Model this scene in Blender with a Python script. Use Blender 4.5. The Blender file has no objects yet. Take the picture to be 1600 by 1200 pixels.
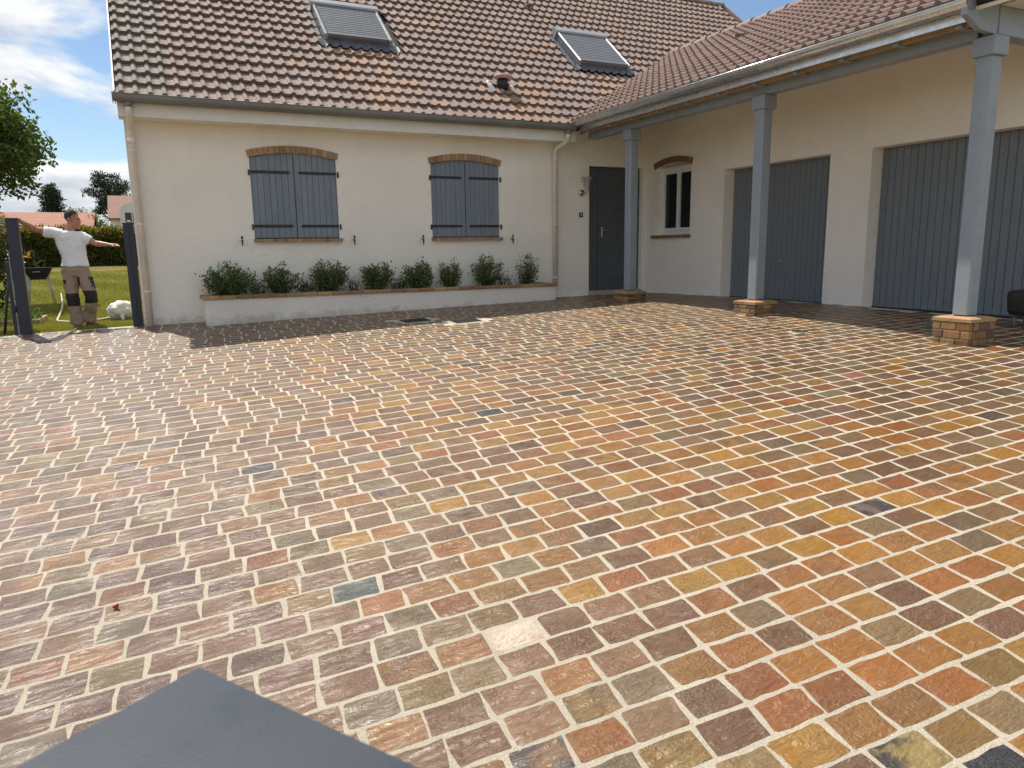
import bpy, bmesh, math, random
import numpy as np
from mathutils import Vector, Matrix, noise as mnoise

random.seed(7); rng = np.random.default_rng(7)
S = bpy.context.scene
COL = S.collection
R = math.radians

# ------------------------------------------------------------------ camera
CAM_Z = 0.82
cd = bpy.data.cameras.new('camera'); cam = bpy.data.objects.new('camera', cd); COL.objects.link(cam)
right = Vector((0.89824863, -0.43924612, -0.01456819)); down = Vector((-0.09244476, -0.15643327, -0.98335273)); fwd = Vector((0.42965493, 0.884642, -0.18112197))
m4 = Matrix((( right.x, -down.x, -fwd.x, 0), (right.y, -down.y, -fwd.y, 0), (right.z, -down.z, -fwd.z, CAM_Z), (0, 0, 0, 1)))
cam.matrix_world = m4
cd.sensor_width = 36; cd.lens = 1147.98 / 1600 * 36; cd.clip_start = 0.05; cd.clip_end = 3000
cd.dof.use_dof = True; cd.dof.focus_distance = 7.5; cd.dof.aperture_fstop = 9
S.camera = cam

# ------------------------------------------------------------------ sky, sun, exposure
CLOUD_SEED = 5.1
to_sun = Vector((-0.19, 0.56, 1.0)).normalized()
w = bpy.data.worlds.new('World'); S.world = w; w.use_nodes = True
nt = w.node_tree; nt.nodes.clear()
def wn(t, **k):
    n = nt.nodes.new(t)
    for a, b in k.items(): setattr(n, a, b)
    return n
sky = wn('ShaderNodeTexSky', sky_type='NISHITA', sun_disc=False)
sky.sun_elevation = math.asin(to_sun.z); sky.sun_rotation = math.atan2(to_sun.x, to_sun.y); sky.air_density = 1.0; sky.dust_density = 0.0; sky.ozone_density = 2.5
tc = wn('ShaderNodeTexCoord'); sep = wn('ShaderNodeSeparateXYZ')
nt.links.new(tc.outputs['Generated'], sep.inputs[0])
zz = wn('ShaderNodeMath', operation='MAXIMUM'); zz.inputs[1].default_value = 0.0; nt.links.new(sep.outputs['Z'], zz.inputs[0])
za = wn('ShaderNodeMath', operation='ADD'); za.inputs[1].default_value = 0.22; nt.links.new(zz.outputs[0], za.inputs[0])
dx = wn('ShaderNodeMath', operation='DIVIDE'); dy = wn('ShaderNodeMath', operation='DIVIDE')
nt.links.new(sep.outputs['X'], dx.inputs[0]); nt.links.new(za.outputs[0], dx.inputs[1])
nt.links.new(sep.outputs['Y'], dy.inputs[0]); nt.links.new(za.outputs[0], dy.inputs[1])
cv = wn('ShaderNodeCombineXYZ'); nt.links.new(dx.outputs[0], cv.inputs[0]); nt.links.new(dy.outputs[0], cv.inputs[1]); cv.inputs[2].default_value = CLOUD_SEED
n1 = wn('ShaderNodeTexNoise'); n1.inputs['Scale'].default_value = 1.5; n1.inputs['Detail'].default_value = 10; n1.inputs['Roughness'].default_value = 0.55; n1.inputs['Distortion'].default_value = 0.25
nt.links.new(cv.outputs[0], n1.inputs['Vector'])
r1 = wn('ShaderNodeValToRGB'); r1.color_ramp.elements[0].position = 0.425; r1.color_ramp.elements[1].position = 0.515
nt.links.new(n1.outputs['Fac'], r1.inputs[0])
off = wn('ShaderNodeVectorMath', operation='ADD'); off.inputs[1].default_value = (0.06, -0.10, 0.0); nt.links.new(cv.outputs[0], off.inputs[0])
n2 = wn('ShaderNodeTexNoise'); n2.inputs['Scale'].default_value = 1.5; n2.inputs['Detail'].default_value = 10; n2.inputs['Roughness'].default_value = 0.55; n2.inputs['Distortion'].default_value = 0.25
nt.links.new(off.outputs[0], n2.inputs['Vector'])
df = wn('ShaderNodeMath', operation='SUBTRACT'); nt.links.new(n1.outputs['Fac'], df.inputs[0]); nt.links.new(n2.outputs['Fac'], df.inputs[1])
ds = wn('ShaderNodeMath', operation='MULTIPLY_ADD'); ds.inputs[1].default_value = 2.6; ds.inputs[2].default_value = 0.62; nt.links.new(df.outputs[0], ds.inputs[0])
th_ = wn('ShaderNodeMath', operation='MULTIPLY_ADD'); th_.inputs[1].default_value = -1.1; nt.links.new(n1.outputs['Fac'], th_.inputs[0]); 
tb = wn('ShaderNodeMath', operation='ADD'); tb.inputs[1].default_value = 0.56; nt.links.new(ds.outputs[0], th_.inputs[2]); nt.links.new(th_.outputs[0], tb.inputs[0])
r2 = wn('ShaderNodeValToRGB'); r2.color_ramp.elements[0].position = 0.28; r2.color_ramp.elements[1].position = 0.78
r2.color_ramp.elements[0].color = (0.50, 0.56, 0.64, 1); r2.color_ramp.elements[1].color = (0.95, 0.965, 0.98, 1)
nt.links.new(tb.outputs[0], r2.inputs[0])
cs = wn('ShaderNodeVectorMath', operation='SCALE'); cs.inputs['Scale'].default_value = 8.6
nt.links.new(r2.outputs['Color'], cs.inputs[0])
mx = wn('ShaderNodeMix', data_type='RGBA')
nt.links.new(r1.outputs['Color'], mx.inputs[0]); nt.links.new(sky.outputs[0], mx.inputs[6]); nt.links.new(cs.outputs[0], mx.inputs[7])
bg = wn('ShaderNodeBackground'); bg.inputs['Strength'].default_value = 0.1
ow = wn('ShaderNodeOutputWorld')
nt.links.new(mx.outputs[2], bg.inputs[0]); nt.links.new(bg.outputs[0], ow.inputs[0])

sl = bpy.data.lights.new('sun', 'SUN'); sl.energy = 4.9; sl.angle = R(0.53); sl.color = (1.0, 0.92, 0.80)
so = bpy.data.objects.new('sun', sl); COL.objects.link(so)
so.rotation_euler = to_sun.to_track_quat('Z', 'Y').to_euler(); so.location = (0, 0, 20)

S.view_settings.view_transform = 'Standard'; S.view_settings.look = 'None'; S.view_settings.gamma = 1
S.view_settings.exposure = 0.26
S.cycles.max_bounces = 6; S.cycles.use_denoising = True

# ------------------------------------------------------------------ materials
def newmat(name):
    m = bpy.data.materials.new(name); m.use_nodes = True
    t = m.node_tree; b = t.nodes['Principled BSDF']
    return m, t, b
def N(t, typ, **k):
    n = t.nodes.new(typ)
    for a, v in k.items(): setattr(n, a, v)
    return n
def noise_node(t, scale, detail=4, rough=0.55, vec=None, dist=0.0):
    n = N(t, 'ShaderNodeTexNoise'); n.inputs['Scale'].default_value = scale; n.inputs['Detail'].default_value = detail
    n.inputs['Roughness'].default_value = rough; n.inputs['Distortion'].default_value = dist
    if vec is None:
        g = N(t, 'ShaderNodeNewGeometry'); vec = g.outputs['Position']
    t.links.new(vec, n.inputs['Vector'])
    return n
def ramp(t, src, p0, c0, p1, c1):
    r = N(t, 'ShaderNodeValToRGB'); e = r.color_ramp.elements
    e[0].position = p0; e[1].position = p1
    e[0].color = (*c0, 1) if isinstance(c0, tuple) else (c0, c0, c0, 1)
    e[1].color = (*c1, 1) if isinstance(c1, tuple) else (c1, c1, c1, 1)
    t.links.new(src, r.inputs[0]); return r
def mixc(t, fac, a, b, mode='MIX'):
    n = N(t, 'ShaderNodeMix', data_type='RGBA', blend_type=mode)
    for i, v in ((0, fac), (6, a), (7, b)):
        if isinstance(v, (int, float)): n.inputs[i].default_value = v
        elif isinstance(v, tuple): n.inputs[i].default_value = (*v, 1)
        else: t.links.new(v, n.inputs[i])
    return n.outputs[2]
def bump(t, b, h, strength=0.4, dist=0.01, prev=None):
    n = N(t, 'ShaderNodeBump'); n.inputs['Strength'].default_value = strength; n.inputs['Distance'].default_value = dist
    t.links.new(h, n.inputs['Height'])
    if prev is not None: t.links.new(prev, n.inputs['Normal'])
    t.links.new(n.outputs[0], b.inputs['Normal']); return n.outputs[0]
def simple(name, c, rough=0.5, metal=0.0, var=0.12, vscale=6, bs=0.0, bscale=80, spec=0.5):
    m, t, b = newmat(name)
    n = noise_node(t, vscale, 5)
    r = ramp(t, n.outputs['Fac'], 0.3, tuple(x * (1 - var) for x in c), 0.7, tuple(min(1, x * (1 + var)) for x in c))
    t.links.new(r.outputs[0], b.inputs['Base Color'])
    b.inputs['Metallic'].default_value = metal; b.inputs['Specular IOR Level'].default_value = spec
    rr = ramp(t, noise_node(t, vscale * 2.3, 4).outputs['Fac'], 0.3, max(0.02, rough - 0.08), 0.7, min(1, rough + 0.08))
    t.links.new(rr.outputs[0], b.inputs['Roughness'])
    if bs: bump(t, b, noise_node(t, bscale, 5).outputs['Fac'], bs, 0.01)
    return m
def weather(m, c_dirt, amt, sc=(9, 9, .5)):
    t = m.node_tree; b = t.nodes['Principled BSDF']; src = b.inputs['Base Color'].links[0].from_socket
    mp_ = N(t, 'ShaderNodeMapping'); mp_.inputs['Scale'].default_value = sc; g_ = N(t, 'ShaderNodeNewGeometry'); t.links.new(g_.outputs['Position'], mp_.inputs[0])
    n_ = noise_node(t, 1.0, 6, .65, mp_.outputs[0]); f_ = ramp(t, n_.outputs['Fac'], .45, 0.0, .75, amt)
    t.links.new(mixc(t, f_.outputs[0], src, c_dirt), b.inputs['Base Color']); return m
def attr_col(t, name='Col'):
    a = N(t, 'ShaderNodeAttribute'); a.attribute_name = name; return a.outputs['Color']

def mk_render(name, c, dirt=True):
    m, t, b = newmat(name)
    n = noise_node(t, 1.3, 5); col = ramp(t, n.outputs['Fac'], 0.3, tuple(x * 0.94 for x in c), 0.7, tuple(x * 1.03 for x in c)).outputs[0]
    sp = noise_node(t, 70, 3); col = mixc(t, 0.18, col, ramp(t, sp.outputs['Fac'], 0.35, 0.75, 0.65, 1.0).outputs[0], 'MULTIPLY')
    if dirt:
        g = N(t, 'ShaderNodeNewGeometry'); s = N(t, 'ShaderNodeSeparateXYZ'); t.links.new(g.outputs['Position'], s.inputs[0])
        dn = noise_node(t, 5, 6, 0.65)
        a = N(t, 'ShaderNodeMath', operation='MULTIPLY_ADD'); t.links.new(dn.outputs['Fac'], a.inputs[0]); a.inputs[1].default_value = 0.5; t.links.new(s.outputs['Z'], a.inputs[2])
        st = ramp(t, a.outputs[0], 0.10, 1.0, 0.24, 0.0)
        col = mixc(t, st.outputs[0], col, mixc(t, 0.55, col, (0.33, 0.30, 0.25)))
    mps = N(t, 'ShaderNodeMapping'); mps.inputs['Scale'].default_value = (7, 7, .35); gs = N(t, 'ShaderNodeNewGeometry'); t.links.new(gs.outputs['Position'], mps.inputs[0])
    sk_ = noise_node(t, 1.0, 5, 0.6, mps.outputs[0])
    col = mixc(t, ramp(t, sk_.outputs['Fac'], 0.52, 0.0, 0.75, 0.07).outputs[0], col, (0.52, 0.47, 0.40))
    t.links.new(col, b.inputs['Base Color']); b.inputs['Roughness'].default_value = 0.92; b.inputs['Specular IOR Level'].default_value = 0.2
    v = N(t, 'ShaderNodeTexVoronoi'); v.inputs['Scale'].default_value = 30; v.feature = 'SMOOTH_F1'
    g2 = N(t, 'ShaderNodeNewGeometry'); t.links.new(g2.outputs['Position'], v.inputs['Vector'])
    p = bump(t, b, noise_node(t, 36, 5, 0.6).outputs['Fac'], 0.6, 0.03)
    bump(t, b, v.outputs['Distance'], 0.2, 0.01, p)
    return m
M_wall = mk_render('cream_render', (0.90, 0.85, 0.775))
M_plantwall = mk_render('planter_render', (0.82, 0.77, 0.70))
M_smoothwall = simple('cream_reveal', (0.88, 0.83, 0.755), 0.85, var=0.05, bs=0.15)
M_blue = simple('blue_grey_paint', (0.162, 0.196, 0.245), 0.48, var=0.07, bs=0.08, bscale=40)
M_post = simple('post_paint', (0.25, 0.285, 0.33), 0.45, var=0.06, bs=0.08, bscale=40)
M_garage = simple('garage_paint', (0.145, 0.168, 0.192), 0.5, var=0.06, bs=0.05, bscale=30)
for m_, c_ in ((M_blue, (.30, .33, .37)), (M_post, (.36, .38, .40)), (M_garage, (.20, .21, .20))): weather(m_, c_, .35)
M_door = simple('anthracite_paint', (0.075, 0.088, 0.10), 0.45, var=0.08)
M_black = simple('black_iron', (0.014, 0.015, 0.019), 0.5, var=0.2)
M_zinc = simple('zinc', (0.60, 0.62, 0.63), 0.30, metal=0.9, var=0.1)
M_greyg = simple('dull_gutter', (0.22, 0.225, 0.225), 0.5, metal=0.2, var=0.14, vscale=3)
M_white = simple('white_board', (0.72, 0.70, 0.66), 0.55, var=0.06)
M_pipe = simple('cream_pipe', (0.74, 0.68, 0.60), 0.5, var=0.08, vscale=3)
M_pvc = simple('white_pvc', (0.74, 0.74, 0.73), 0.35, var=0.03)
M_wood = simple('pine_board', (0.40, 0.27, 0.16), 0.65, var=0.2, vscale=9, bs=0.1)
M_glass, t, b = newmat('dark_glass'); b.inputs['Base Color'].default_value = (0.012, 0.014, 0.016, 1); b.inputs['Roughness'].default_value = 0.06
M_lens, t, b = newmat('lamp_glass'); b.inputs['Base Color'].default_value = (0.7, 0.72, 0.7, 1); b.inputs['Roughness'].default_value = 0.15; b.inputs['Transmission Weight'].default_value = 0.7
M_steel = simple('brushed_steel', (0.45, 0.45, 0.45), 0.32, metal=0.9, var=0.08)
M_shgrey = simple('roller_shutter_grey', (0.17, 0.18, 0.20), 0.42, metal=0.2, var=0.05)
M_rail = simple('rail_grey', (0.34, 0.355, 0.375), 0.42, metal=0.3, var=0.05)
M_lead = simple('lead_flashing', (0.12, 0.13, 0.155), 0.5, metal=0.2, var=0.25, vscale=12, bs=0.3, bscale=20)
M_deck = simple('roof_deck', (0.03, 0.025, 0.022), 0.9)
M_tileback = simple('tile_back', (0.28, 0.19, 0.15), 0.85, var=0.2)
M_slate = simple('slate_blue_metal', (0.036, 0.046, 0.062), 0.48, var=0.05, vscale=7, bs=0.06, bscale=300, spec=0.3)
M_navy = simple('navy_aluminium', (0.018, 0.022, 0.04), 0.42, var=0.1)
M_soil = simple('soil', (0.06, 0.04, 0.025), 0.95, var=0.4, vscale=30, bs=0.8, bscale=40)
M_iron = simple('cast_grate', (0.02, 0.021, 0.022), 0.45, metal=0.3, var=0.3)
M_mortar = simple('pale_mortar', (0.42, 0.37, 0.28), 0.85, var=0.15, vscale=20, bs=0.3, bscale=200)
M_skin = simple('skin', (0.40, 0.20, 0.125), 0.5, var=0.1)
M_hair = simple('short_dark_hair', (0.03, 0.024, 0.02), 0.7, var=0.4, vscale=60, bs=0.8, bscale=180)
M_shirt = simple('white_cotton', (0.74, 0.74, 0.78), 0.85, var=0.03, bs=0.15, bscale=25)
M_beige = simple('beige_workwear', (0.30, 0.22, 0.165), 0.85, var=0.12, bs=0.25, bscale=25)
M_patch = simple('black_patch', (0.012, 0.012, 0.014), 0.7, var=0.2)
M_shoe = simple('worn_shoe', (0.12, 0.085, 0.06), 0.7, var=0.3)
M_bag = simple('white_plastic_sack', (0.72, 0.71, 0.68), 0.4, var=0.06, bs=0.5, bscale=28)
M_hose = simple('cream_hose', (0.62, 0.56, 0.42), 0.45)
M_greyhose = simple('grey_hose', (0.17, 0.18, 0.2), 0.4)
M_timber = simple('weathered_timber', (0.36, 0.27, 0.18), 0.8, var=0.25, vscale=14, bs=0.2)
M_bark = simple('bark', (0.07, 0.05, 0.035), 0.9, var=0.4, vscale=14, bs=0.6, bscale=30)
M_red = simple('red_berry', (0.35, 0.05, 0.02), 0.4)
M_tub = simple('black_plastic', (0.014, 0.016, 0.014), 0.6, var=0.2)
M_clay = simple('clay_vent', (0.48, 0.33, 0.29), 0.5, var=0.1)
M_whitem = simple('white_enamel', (0.8, 0.8, 0.8), 0.35, var=0.03)

def leaf_mat(name, c, c2, trans=0.35, rough=0.5):
    m, t, b = newmat(name); out = t.nodes['Material Output']
    a = attr_col(t)
    col = mixc(t, a, c, c2)
    t.links.new(col, b.inputs['Base Color']); b.inputs['Roughness'].default_value = rough; b.inputs['Specular IOR Level'].default_value = 0.35
    tr = N(t, 'ShaderNodeBsdfTranslucent'); t.links.new(mixc(t, 1.0, col, (1.3, 1.5, 0.6), 'MULTIPLY'), tr.inputs[0])
    ms = N(t, 'ShaderNodeMixShader'); ms.inputs[0].default_value = trans
    t.links.new(b.outputs[0], ms.inputs[1]); t.links.new(tr.outputs[0], ms.inputs[2]); t.links.new(ms.outputs[0], out.inputs[0])
    return m
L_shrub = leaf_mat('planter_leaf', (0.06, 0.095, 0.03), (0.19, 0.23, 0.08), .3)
L_hedge = leaf_mat('hedge_leaf', (0.035, 0.062, 0.015), (0.20, 0.20, 0.055), .45)
L_tree = leaf_mat('tree_leaf', (0.035, 0.068, 0.016), (0.12, 0.155, 0.04), 0.4)
L_conif = leaf_mat('needle', (0.018, 0.034, 0.022), (0.04, 0.062, 0.035), 0.15)
L_pale = leaf_mat('pale_leaf', (0.07, 0.11, 0.03), (0.14, 0.18, 0.06), 0.4)
L_phot = leaf_mat('photinia_leaf', (0.022, 0.04, 0.012), (0.07, 0.09, 0.02), 0.3, 0.35)
L_orange = leaf_mat('new_orange_leaf', (0.30, 0.15, 0.025), (0.40, 0.25, 0.05), 0.4, 0.35)
L_grass = leaf_mat('grass_blade', (0.18, 0.20, 0.035), (0.36, 0.30, 0.10), 0.35)

m, t, b = newmat('lawn_soil'); M_lawn = m
n = noise_node(t, 0.9, 6); n2_ = noise_node(t, 14, 6)
col = mixc(t, ramp(t, n.outputs['Fac'], 0.35, 0.0, 0.65, 1.0).outputs[0], (0.17, 0.17, 0.035), (0.30, 0.235, 0.085))
col = mixc(t, 0.5, col, ramp(t, n2_.outputs['Fac'], 0.3, 0.5, 0.7, 1.2).outputs[0], 'MULTIPLY')
t.links.new(col, b.inputs['Base Color']); b.inputs['Roughness'].default_value = 0.95; b.inputs['Specular IOR Level'].default_value = 0.1
bump(t, b, noise_node(t, 60, 5).outputs['Fac'], 1.0, 0.05)

# wet sandstone
m, t, b = newmat('wet_sandstone'); M_stone = m
geo = N(t, 'ShaderNodeNewGeometry'); pos = geo.outputs['Position']
c1, c2 = attr_col(t, 'Col'), attr_col(t, 'Col2')
nb = noise_node(t, 7, 3, 0.5, pos, 0.8)
col = mixc(t, ramp(t, nb.outputs['Fac'], 0.46, 0.0, 0.56, 1.0).outputs[0], c1, c2)
gr = noise_node(t, 90, 5, 0.65, pos)
col = mixc(t, 0.55, col, ramp(t, gr.outputs['Fac'], 0.3, 0.62, 0.7, 1.22).outputs[0], 'MULTIPLY')
mp = N(t, 'ShaderNodeMapping'); mp.inputs['Rotation'].default_value = (0, 0, 0.7); mp.inputs['Scale'].default_value = (10, 55, 10); t.links.new(pos, mp.inputs[0])
vein = noise_node(t, 1.0, 4, 0.6, mp.outputs[0], 1.2)
col = mixc(t, 0.35, col, ramp(t, vein.outputs['Fac'], 0.35, 0.6, 0.65, 1.2).outputs[0], 'MULTIPLY')
t.links.new(col, b.inputs['Base Color'])
wet = noise_node(t, 2.2, 5, 0.6, pos)
t.links.new(ramp(t, wet.outputs['Fac'], 0.35, 0.30, 0.68, 0.45).outputs[0], b.inputs['Roughness'])
b.inputs['Specular IOR Level'].default_value = 0.72
b.inputs['Coat Weight'].default_value = 0.0; b.inputs['Coat IOR'].default_value = 1.36
t.links.new(ramp(t, noise_node(t, 1.1, 4, 0.6, pos).outputs['Fac'], 0.38, 0.04, 0.66, 0.16).outputs[0], b.inputs['Coat Roughness'])
mp2 = N(t, 'ShaderNodeMapping'); mp2.inputs['Rotation'].default_value = (0, 0, -0.5); mp2.inputs['Scale'].default_value = (9, 30, 9); t.links.new(pos, mp2.inputs[0])
cl = noise_node(t, 1.0, 6, 0.6, mp2.outputs[0], 0.8)
p = bump(t, b, cl.outputs['Fac'], 0.65, 0.024)
amp = ramp(t, noise_node(t, 4.5, 2, 0.5, pos).outputs['Fac'], 0.42, 0.0, 0.62, 1.0)
fine = N(t, 'ShaderNodeMath', operation='MULTIPLY'); fn = noise_node(t, 75, 4, 0.6, pos)
t.links.new(fn.outputs['Fac'], fine.inputs[0]); t.links.new(amp.outputs[0], fine.inputs[1])
cn_ = bump(t, b, fine.outputs[0], 0.8, 0.012, p); t.links.new(cn_, b.inputs['Coat Normal'])

m, t, b = newmat('sand_joint'); M_joint = m
col = ramp(t, noise_node(t, 160, 5, 0.7).outputs['Fac'], 0.3, (0.42, 0.36, 0.27), 0.58, (0.76, 0.68, 0.54)).outputs[0]
col = mixc(t, 0.5, col, ramp(t, noise_node(t, 1.7, 4).outputs['Fac'], 0.3, 0.72, 0.7, 1.08).outputs[0], 'MULTIPLY')
t.links.new(col, b.inputs['Base Color']); b.inputs['Roughness'].default_value = 0.7; b.inputs['Specular IOR Level'].default_value = 0.35
bump(t, b, noise_node(t, 260, 4, 0.7).outputs['Fac'], 0.9, 0.012)

m, t, b = newmat('roof_tile'); M_tile = m
col = attr_col(t)
col = mixc(t, 0.5, col, ramp(t, noise_node(t, 9, 6, 0.65).outputs['Fac'], 0.3, 0.84, 0.7, 1.1).outputs[0], 'MULTIPLY')
col = mixc(t, 0.6, col, ramp(t, noise_node(t, 0.8, 4, 0.6).outputs['Fac'], 0.3, 0.80, 0.7, 1.12).outputs[0], 'MULTIPLY')
col = mixc(t, ramp(t, noise_node(t, 55, 4, 0.6).outputs['Fac'], 0.58, 0.0, 0.75, 0.35).outputs[0], col, (0.13, 0.125, 0.11))
t.links.new(col, b.inputs['Base Color']); b.inputs['Roughness'].default_value = 0.82; b.inputs['Specular IOR Level'].default_value = 0.3
bump(t, b, noise_node(t, 120, 4).outputs['Fac'], 0.3, 0.01)

m, t, b = newmat('fired_brick'); M_brick = m
col = attr_col(t)
col = mixc(t, 0.6, col, ramp(t, noise_node(t, 28, 5, 0.65).outputs['Fac'], 0.3, 0.6, 0.7, 1.2).outputs[0], 'MULTIPLY')
t.links.new(col, b.inputs['Base Color']); b.inputs['Roughness'].default_value = 0.75
bump(t, b, noise_node(t, 150, 4).outputs['Fac'], 0.35, 0.008)

# ------------------------------------------------------------------ mesh helpers
class MB:
    def __init__(s): s.v = []; s.f = []; s.c = []; s.c2 = []; s.mi = []; s.sm = []
    def add(s, vs, fs, col=None, col2=None, mi=0, smooth=False):
        o = len(s.v); s.v.extend([tuple(p) for p in vs]); s.f.extend([tuple(i + o for i in f) for f in fs])
        if col is not None: s.c.extend([col] * len(vs)); s.c2.extend([col2 or col] * len(vs))
        s.mi.extend([mi] * len(fs)); s.sm.extend([smooth] * len(fs)); return s
    def box(s, x0, x1, y0, y1, z0, z1, bev=0.0, col=None, mi=0):
        if bev <= 0:
            vs = [(x, y, z) for z in (z0, z1) for y in (y0, y1) for x in (x0, x1)]
            fs = [(0, 2, 3, 1), (4, 5, 7, 6), (0, 1, 5, 4), (2, 6, 7, 3), (0, 4, 6, 2), (1, 3, 7, 5)]
            return s.add(vs, fs, col, mi=mi)
        b = min(bev, (x1 - x0) * .45, (y1 - y0) * .45, (z1 - z0) * .45)
        bm = bmesh.new(); bmesh.ops.create_cube(bm, size=1)
        for v in bm.verts: v.co = Vector(((x0 + x1) / 2 + v.co.x * (x1 - x0), (y0 + y1) / 2 + v.co.y * (y1 - y0), (z0 + z1) / 2 + v.co.z * (z1 - z0)))
        bmesh.ops.bevel(bm, geom=bm.edges[:], offset=b, segments=1, affect='EDGES')
        bm.verts.ensure_lookup_table()
        s.add([v.co[:] for v in bm.verts], [[v.index for v in f.verts] for f in bm.faces], col, mi=mi); bm.free(); return s
    def tube(s, pts, rad, n=10, caps=True, col=None, smooth=True, squash=None):
        pts = [Vector(p) for p in pts]; rs = rad if isinstance(rad, (list, tuple)) else [rad] * len(pts)
        vs = []; fs = []; up = None
        for i, p in enumerate(pts):
            d = (pts[min(i + 1, len(pts) - 1)] - pts[max(i - 1, 0)]).normalized()
            if up is None: up = Vector((0, 0, 1)) if abs(d.z) < .9 else Vector((0, 1, 0))
            a = d.cross(up).normalized(); bq = a.cross(d).normalized(); up = bq
            ra = rb = rs[i]
            if isinstance(ra, tuple): ra, rb = ra
            for k in range(n):
                th = 2 * math.pi * k / n; vs.append(p + a * math.cos(th) * ra + bq * math.sin(th) * rb)
        for i in range(len(pts) - 1):
            for k in range(n): fs.append((i * n + k, i * n + (k + 1) % n, (i + 1) * n + (k + 1) % n, (i + 1) * n + k))
        if caps: fs.append(tuple(range(n))[::-1]); fs.append(tuple((len(pts) - 1) * n + k for k in range(n)))
        return s.add(vs, fs, col, smooth=smooth)
    def ball(s, c, r, n=12, m=8, col=None):
        rx, ry, rz = r if isinstance(r, tuple) else (r, r, r)
        vs = [(c[0], c[1], c[2] - rz)]; fs = []
        for j in range(1, m):
            ph = -math.pi / 2 + math.pi * j / m
            for k in range(n):
                th = 2 * math.pi * k / n; vs.append((c[0] + rx * math.cos(ph) * math.cos(th), c[1] + ry * math.cos(ph) * math.sin(th), c[2] + rz * math.sin(ph)))
        vs.append((c[0], c[1], c[2] + rz))
        for k in range(n): fs.append((0, 1 + (k + 1) % n, 1 + k)); fs.append((len(vs) - 1, 1 + (m - 2) * n + k, 1 + (m - 2) * n + (k + 1) % n))
        for j in range(m - 2):
            for k in range(n): fs.append((1 + j * n + k, 1 + j * n + (k + 1) % n, 1 + (j + 1) * n + (k + 1) % n, 1 + (j + 1) * n + k))
        return s.add(vs, fs, col, smooth=True)
    def prism(s, poly, fn, d0, d1, col=None, mi=0):
        """closed 2D polygon extruded between depths d0,d1; fn(u,v,d)->xyz"""
        n = len(poly); vs = [fn(u, v, d0) for u, v in poly] + [fn(u, v, d1) for u, v in poly]
        fs = [tuple(range(n)), tuple(range(2 * n - 1, n - 1, -1))] + [(i, i + n, (i + 1) % n + n, (i + 1) % n) for i in range(n)]
        return s.add(vs, fs, col, mi=mi)
    def mesh(s, name, mats):
        me = bpy.data.meshes.new(name); me.from_pydata(s.v, [], s.f)
        for m_ in (mats if isinstance(mats, (list, tuple)) else [mats]): me.materials.append(m_)
        if s.c and len(s.c) == len(s.v):
            for nm, arr in (('Col', s.c), ('Col2', s.c2)):
                a = me.attributes.new(nm, 'FLOAT_COLOR', 'POINT'); a.data.foreach_set('color', np.array([(*c[:3], 1) for c in arr], 'f').ravel())
        if any(s.mi): me.polygons.foreach_set('material_index', s.mi)
        me.polygons.foreach_set('use_smooth', s.sm)
        me.update(); return me
    def build(s, name, mats, parent=None, recalc=True, **tags):
        me = s.mesh(name, mats)
        if recalc:
            bm = bmesh.new(); bm.from_mesh(me); bmesh.ops.recalc_face_normals(bm, faces=bm.faces); bm.to_mesh(me); bm.free()
        return link(name, me, parent, **tags)
def link(name, me, parent=None, **tags):
    o = bpy.data.objects.new(name, me); COL.objects.link(o)
    if parent is not None:
        o.parent = parent
        o.matrix_parent_inverse = Matrix.Translation(-wloc(parent))
    for k, v in tags.items(): o[k] = v
    return o
def wloc(o):
    l = Vector(o.location)
    return l if o.parent is None else l
def empty(name, loc, label, category, group=None):
    o = bpy.data.objects.new(name, None); COL.objects.link(o); o.location = loc; o.empty_display_size = .1
    o['label'] = label; o['category'] = category
    if group: o['group'] = group
    return o
# NB meshes are written in world coordinates; parts sit at the origin and undo the parent's offset through the parent inverse.

def fast_mesh(name, V, F, mat, col=None):
    """V (n,3) array, F (m,k) array; quick build"""
    me = bpy.data.meshes.new(name); k = F.shape[1]
    me.vertices.add(len(V)); me.vertices.foreach_set('co', np.ascontiguousarray(V, 'f').ravel())
    me.loops.add(F.size); me.loops.foreach_set('vertex_index', np.ascontiguousarray(F, 'i').ravel())
    me.polygons.add(len(F)); me.polygons.foreach_set('loop_start', np.arange(0, F.size, k, dtype='i'))
    me.materials.append(mat)
    if col is not None:
        a = me.attributes.new('Col', 'FLOAT_COLOR', 'POINT')
        c = np.ones((len(V), 4), 'f'); c[:, :3] = col[:, None] if col.ndim == 1 else col; a.data.foreach_set('color', c.ravel())
    me.update(); me.validate(); return me

def leaves(P, size, tint=None, up=0.3, jitter=0.4, width=0.45, normal=None):
    """one pointed, creased leaf (two quads) per row of P"""
    n = len(P); d = rng.normal(size=(n, 3)); d[:, 2] += up; d /= np.linalg.norm(d, axis=1)[:, None]
    q = rng.normal(size=(n, 3)) if normal is None else normal + rng.normal(size=(n, 3)) * .5
    s = np.cross(d, q); s /= np.linalg.norm(s, axis=1)[:, None] + 1e-9; nn = np.cross(s, d)
    L = size * (1 + jitter * (rng.random(n) - .5) * 2)[:, None]
    a = P; tip = P + d * L; mid = P + d * L * .5 - nn * L * .06
    l = P + d * L * .45 + s * L * width * .5 + nn * L * .06; r = P + d * L * .45 - s * L * width * .5 + nn * L * .06
    V = np.stack([a, r, tip, l], 1).reshape(-1, 3)
    base = np.arange(n)[:, None] * 4
    F = np.concatenate([base + np.array([0, 1, 2]), base + np.array([0, 2, 3])], 0)
    tv = rng.random(n) if tint is None else tint
    return V, F, np.repeat(tv, 4)
def cat(parts):
    V = []; F = []; C = []; o = 0
    for v, f, c in parts: V.append(v); F.append(f + o); C.append(c); o += len(v)
    return np.concatenate(V), np.concatenate(F), np.concatenate(C)

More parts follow.
